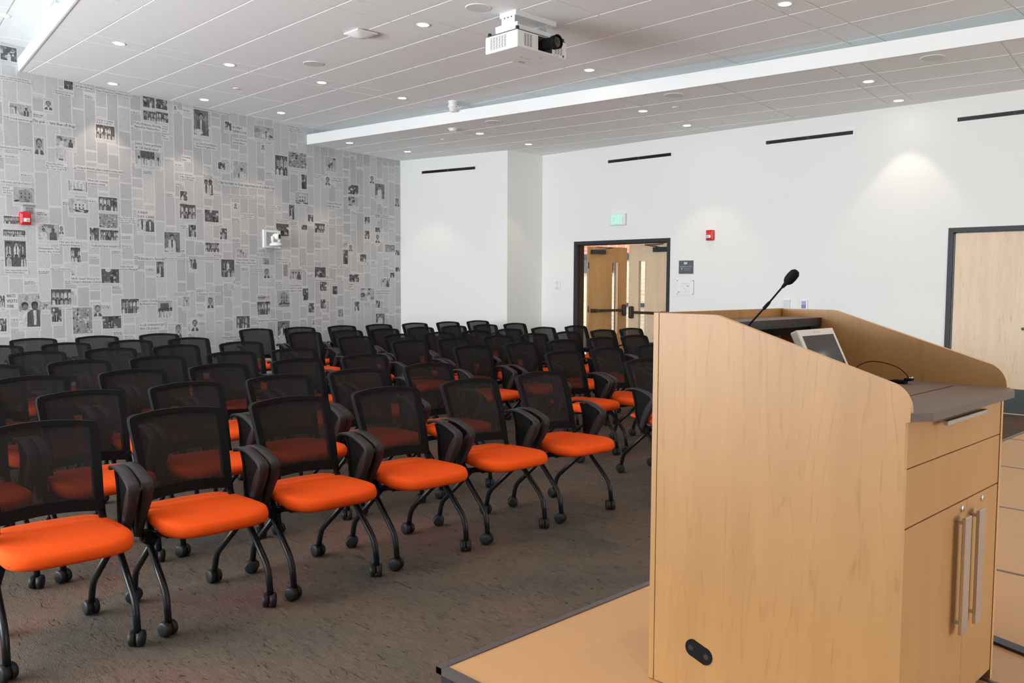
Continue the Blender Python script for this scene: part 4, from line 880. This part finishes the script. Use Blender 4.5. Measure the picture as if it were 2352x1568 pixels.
# ------------------------------------------------------------------ ceiling-mounted things
def downlight(x, y, z, lab, big=True):
    o = thing('ceiling_downlight', lab, 'downlight', (x, y, z), 0, 'recessed round downlights')
    mb = MB(); mb.lathe([(.066, .012), (.068, -.002), (.062, -.006), (.052, -.003), (.050, .004)], M['whitep'], (0, 0, 1), (0, 0, 0), 28); mb.build('trim_ring', o)
    mb = MB(); mb.disc((0, 0, -.0005), (0, 0, -1), .052, M['lamp'], 28); mb.build('lamp_lens', o)
    l = bpy.data.lights.new('downlight_beam', 'SPOT'); l.energy = SPOT_W; l.color = (1, .79, .60); l.spot_size = R(74); l.spot_blend = .3; l.shadow_soft_size = .05
    lo = bpy.data.objects.new('downlight_beam', l); COL.objects.link(lo); lo.parent = o; lo.location = (0, 0, -.012)
    return o
DL = [
 (-9.35, 3.452, ZU, 'lit downlight, uppermost left on the main ceiling near the white beam'),
 (-9.35, 4.668, ZU, 'lit downlight, second along the left narrow strip of the main ceiling'),
 (-9.35, 5.88, ZU, 'lit downlight, third along the left narrow strip of the main ceiling'),
 (-9.35, 7.115, ZU, 'lit downlight at the far end of the left ceiling strip'),
 (-6.585, 5.268, ZU, 'lit downlight on the main ceiling just left of the projector'),
 (-6.585, 7.718, ZU, 'lit downlight on the main ceiling to the right of and beyond the projector'),
 (-3.831, 7.127, ZU, 'lit downlight at the top right of the main ceiling'),
 (-11.28, 4.076, ZU, 'lit downlight beside the newsprint wall, nearest the white beam'),
 (-11.36, 5.299, ZU, 'lit downlight beside the newsprint wall, middle one of three'),
 (-11.42, 6.49, ZU, 'lit downlight beside the newsprint wall, farthest of three'),
 (-11.613, 7.798, ZL, 'lit downlight on the low ceiling at its left fascia corner'),
 (-11.67, 8.99, ZL, 'lit downlight on the low ceiling in the newsprint wall corner'),
 (-9.50, 8.662, ZL, 'lit downlight on the low ceiling near the smoke detector'),
 (-9.66, 9.855, ZL, 'lit downlight on the low ceiling beside the wall column'),
 (-6.773, 9.001, ZL, 'lit downlight on the low ceiling, near one in the strip over the exit sign'),
 (-6.938, 10.235, ZL, 'lit downlight on the low ceiling closest to the wall above the exit sign'),
 (-4.048, 9.41, ZL, 'lit downlight on the low ceiling toward the right, nearer the fascia'),
 (-4.202, 10.628, ZL, 'lit downlight close to the white wall making a bright scallop'),
 (-10.216, 2.61, ZH, 'lit downlight on the high ceiling in the top left corner')]
for q in DL: downlight(*q)
for k, (x, y, z) in enumerate([(-6.585, 2.80, ZU), (-3.831, 2.2, ZU), (-3.831, 4.65, ZU), (-1.07, 1.9, ZU), (-1.07, 4.4, ZU), (-1.07, 6.8, ZU), (1.7, 3.5, ZU), (1.7, 6.2, ZU), (-1.3, 9.8, ZL), (1.5, 10.1, ZL), (-7.4, .6, ZH), (-4.0, .4, ZH), (-1.0, 0.1, ZH)]):
    q = downlight(x, y, z, 'lit downlight in the unseen part of the ceiling above or behind the lectern')
    if k in (3, 1):
        for ch in q.children:
            if ch.type == 'LIGHT': ch.data.energy = SPOT_W*2.2      # unseen downlights boosted to brighten the lectern
def disc_thing(name, label, cat, x, y, z, r_, drop, m, group=None):
    o = thing(name, label, cat, (x, y, z), 0, group)
    mb = MB(); mb.lathe([(r_*1.0, .006), (r_*1.0, -drop*.5), (r_*.97, -drop), (r_*.90, -drop*.8)], M['whitep'], (0, 0, 1), (0, 0, 0), 36); mb.build('trim_ring', o)
    mb = MB(); mb.lathe([(r_*.90, -drop*.8), (r_*.5, -drop*1.0), (0, -drop*1.05)], m, (0, 0, 1), (0, 0, 0), 36); mb.build('grille', o)
    return o
for (x, y, z, lab) in ((-5.83, 5.29, ZU, 'large round ceiling speaker just above the projector'), (-8.615, 5.31, ZU, 'round ceiling speaker between the left strip lights and the access point'), (-5.946, 8.493, ZL, 'round ceiling speaker on the low ceiling right of centre'), (-8.692, 8.174, ZL, 'round ceiling speaker on the low ceiling, leftmost there'), (-3.193, 8.861, ZL, 'round ceiling speaker on the low ceiling at the far right')):
    disc_thing('ceiling_speaker', lab, 'speaker', x, y, z, .115, .006, M['spkr'], 'round ceiling speakers')
for (x, y, z, lab) in ((-10.409, 5.285, ZU, 'small flat sprinkler cover on the main ceiling toward the newsprint wall'), (-6.333, 9.088, ZL, 'small flat sprinkler cover on the low ceiling above the exit sign'), (-10.289, 8.617, ZL, 'small flat sprinkler cover on the low ceiling near the white fascia')):
    o = thing('sprinkler_cover', lab, 'sprinkler', (x, y, z), 0, 'flat round sprinkler covers'); mb = MB(); mb.lathe([(.042, .0), (.042, -.006), (.038, -.008), (0, -.008)], M['whitem'], (0, 0, 1), (0, 0, 0), 24); mb.build('cover_plate', o)
o = thing('smoke_detector', 'white smoke detector under the low ceiling near the fascia', 'smoke detector', (-9.472, 8.112, ZL))
mb = MB(); mb.lathe([(.068, 0), (.068, -.012), (.055, -.014)], M['whitep'], (0, 0, 1), (0, 0, 0), 28); mb.build('base', o)
mb = MB(); mb.lathe([(.055, -.014), (.052, -.035), (.03, -.044), (0, -.045)], M['whitep'], (0, 0, 1), (0, 0, 0), 28); mb.build('sensing_head', o)
# access point
o = thing('wifi_access_point', 'white square wifi access point with a shallow pyramid face', 'access point', (-7.215, 4.985, ZU))
mb = MB(); mb.box(-.085, -.085, -.012, .085, .085, .0, M['blackm']); mb.build('mount_plate', o)
mb = MB(); n_ = 8; vs = []; fs = []
for j in range(n_+1):
    for i in range(n_+1):
        a, b_ = -1+2*i/n_, -1+2*j/n_; dz = .018+.040*(1-max(abs(a), abs(b_))**1.5)
        vs.append((a*.118, b_*.118, -dz-.004))
for j in range(n_):
    for i in range(n_): q = j*(n_+1)+i; fs.append((q, q+n_+1, q+n_+2, q+1))
mb.add(vs, fs, M['whitep'], True); mb.box(-.118, -.118, -.023, .118, .118, -.010, M['whitep']); mb.build('cover', o)
# ceiling camera peeking above the fascia
o = thing('ceiling_camera', 'small white camera or sensor hanging above the white fascia', 'camera', (-9.02, 7.72, ZU))
mb = MB(); mb.lathe([(.06, 0), (.06, -.02), (.045, -.03)], M['whitep'], (0, 0, 1), (0, 0, 0), 24); mb.build('base', o)
mb = MB(); mb.lathe([(.045, -.03), (.06, -.045), (.062, -.075), (.045, -.09), (.04, -.13), (.03, -.145), (0, -.147)], M['whitep'], (0, 0, 1), (0, 0, 0), 24); mb.build('body', o)
mb = MB(); mb.lathe([(0, .07), (.02, .07), (.026, .06), (.026, .02)], M['chrome'], (.75, .6, 0), (0, 0, -.06), 16); mb.build('lens', o)
o = thing('ceiling_sprinkler', 'small white fixture on the high ceiling beside the beam', 'sprinkler', (-9.33, 2.80, ZH))
mb = MB(); mb.lathe([(.045, 0), (.042, -.02), (.025, -.03), (.02, -.05), (0, -.05)], M['whitep'], (0, 0, 1), (0, 0, 0), 20); mb.build('body', o)

# ------------------------------------------------------------------ projector
pj = thing('ceiling_projector', 'white ceiling-mounted projector with a protruding black lens', 'projector', (-5.72, 5.80, 3.60))
PO = Vector((-5.72, 5.80, 3.60)); bx0, bx1, by0, by1, bz1 = -.212, .209, -.328, .330, .155
mb = MB(); mb.rbox(bx0, by0, 0, bx1, by1, bz1, M['whitep'], .012, seg=3); body = mb.build('housing', pj)
mb = MB(); mb.box(bx0+.02, by0+.012, bz1, bx1-.012, by1-.012, bz1+.008, M['blackm'])
for (a, b_) in ((bx0+.03, by0+.03), (bx1-.03, by0+.03), (bx0+.03, by1-.03), (bx1-.03, by1-.03)): mb.lathe([(0, .035), (.016, .035), (.018, .012), (.014, 0)], M['blackm'], (0, 0, 1), (a, b_, bz1), 14)
mb.build('top_plate_and_feet', pj)
mb = MB()       # vents: left side
for c in range(6):
    for k in range(13): x = -.14+c*.036; z = .028+k*.0083; mb.box(x, by0-.0006, z, x+.026, by0+.001, z+.0038, M['blackm'])
for (y0, nc) in ((-.24, 3), (.165, 3)):
    for c in range(nc):
        for k in range(13): y = y0+c*.036; z = .028+k*.0083; mb.box(bx1-.001, y, z, bx1+.0006, y+.026, z+.0038, M['blackm'])
mb.build('vent_slots', body)
mb = MB()
for (x, z) in ((-.19, .135), (.185, .14), (.185, .02), (.0, .142)): mb.disc((x, by0-.0007, z), (0, -1, 0), .004, M['greyink'], 10)
for k in range(4): mb.box(-.195, by0-.0007, .05+.022*k, -.165, by0-.0003, .053+.022*k, M['greyink'])
mb.box(.06, .10, -.0008, .10, .11, -.0003, M['greyink'])
mb.build('markings', body)
mb = MB(); tx = Vector((0, 1, 0)); put_text(mb, 'Panasonic', (-.03, -.06, -.0008), (0, 1, 0), (1, 0, 0), .13, .018, M['blackm']); mb.build('logo_lettering', body)
mb = MB(); mb.box(-.17, .05, -.0009, -.13, .13, -.0004, M['brassy']); mb.build('yellow_sticker', body)
mb = MB(); mb.box(bx1-.001, -.06, .018, bx1+.001, .125, .145, M['slot']); mb.build('lens_opening', pj)
mb = MB(); mb.lathe([(.055, 0), (.055, .03), (.050, .04), (.050, .085), (.061, .09), (.064, .15), (.058, .155)], M['blackp'], (1, 0, 0), (bx1, .045, .085), 32)
mb.lathe([(.058, .155), (.052, .145)], M['blackp'], (1, 0, 0), (bx1, .045, .085), 32); mb.build('lens_barrel', pj)
mb = MB(); mb.lathe([(.052, .140), (.035, .147), (0, .150)], M['screen'], (1, 0, 0), (bx1, .045, .085), 32); mb.build('lens_glass', pj)
mb = MB(); mb.box(bx1, .20, .010, bx1+.001, .21, .016, M['greyink']); mb.box(bx1, .27, .012, bx1+.001, .29, .03, M['blackm'])
for k in range(4): mb.box(bx1, .15+.022*k, .008, bx1+.001, .156+.022*k, .018, M['greyink'])
mb.build('buttons', pj)
mb = MB(); Zt = ZU-3.60
mb.box(-.15, -.255, bz1+.038, .14, .30, bz1+.044, M['whitem']); mb.box(-.15, -.258, bz1+.030, .14, -.250, bz1+.095, M['whitem']); mb.box(.135, -.258, bz1+.02, .142, .30, bz1+.070, M['whitem']); mb.box(-.152, -.258, bz1+.02, -.145, .30, bz1+.07, M['whitem'])
mb.box(-.09, -.235, bz1+.09, .08, -.228, Zt-.015, M['whitem']); mb.box(-.09, .19, bz1+.044, .08, .197, Zt-.015, M['whitem'])
for x in (-.05, -.005, .04): mb.disc((x, -.2353, Zt-.05), (0, -1, 0), .008, M['blackm'], 12)
mb.box(-.11, -.24, Zt-.045, .10, .30, Zt-.0, M['whitem'])
for (x, y) in ((-.02, -.15), (.05, .0), (.05, .12)): mb.tube([(x, y, bz1+.0), (x, y, bz1+.05)], .008, M['chrome'], 8)
mb.build('ceiling_mount', pj)
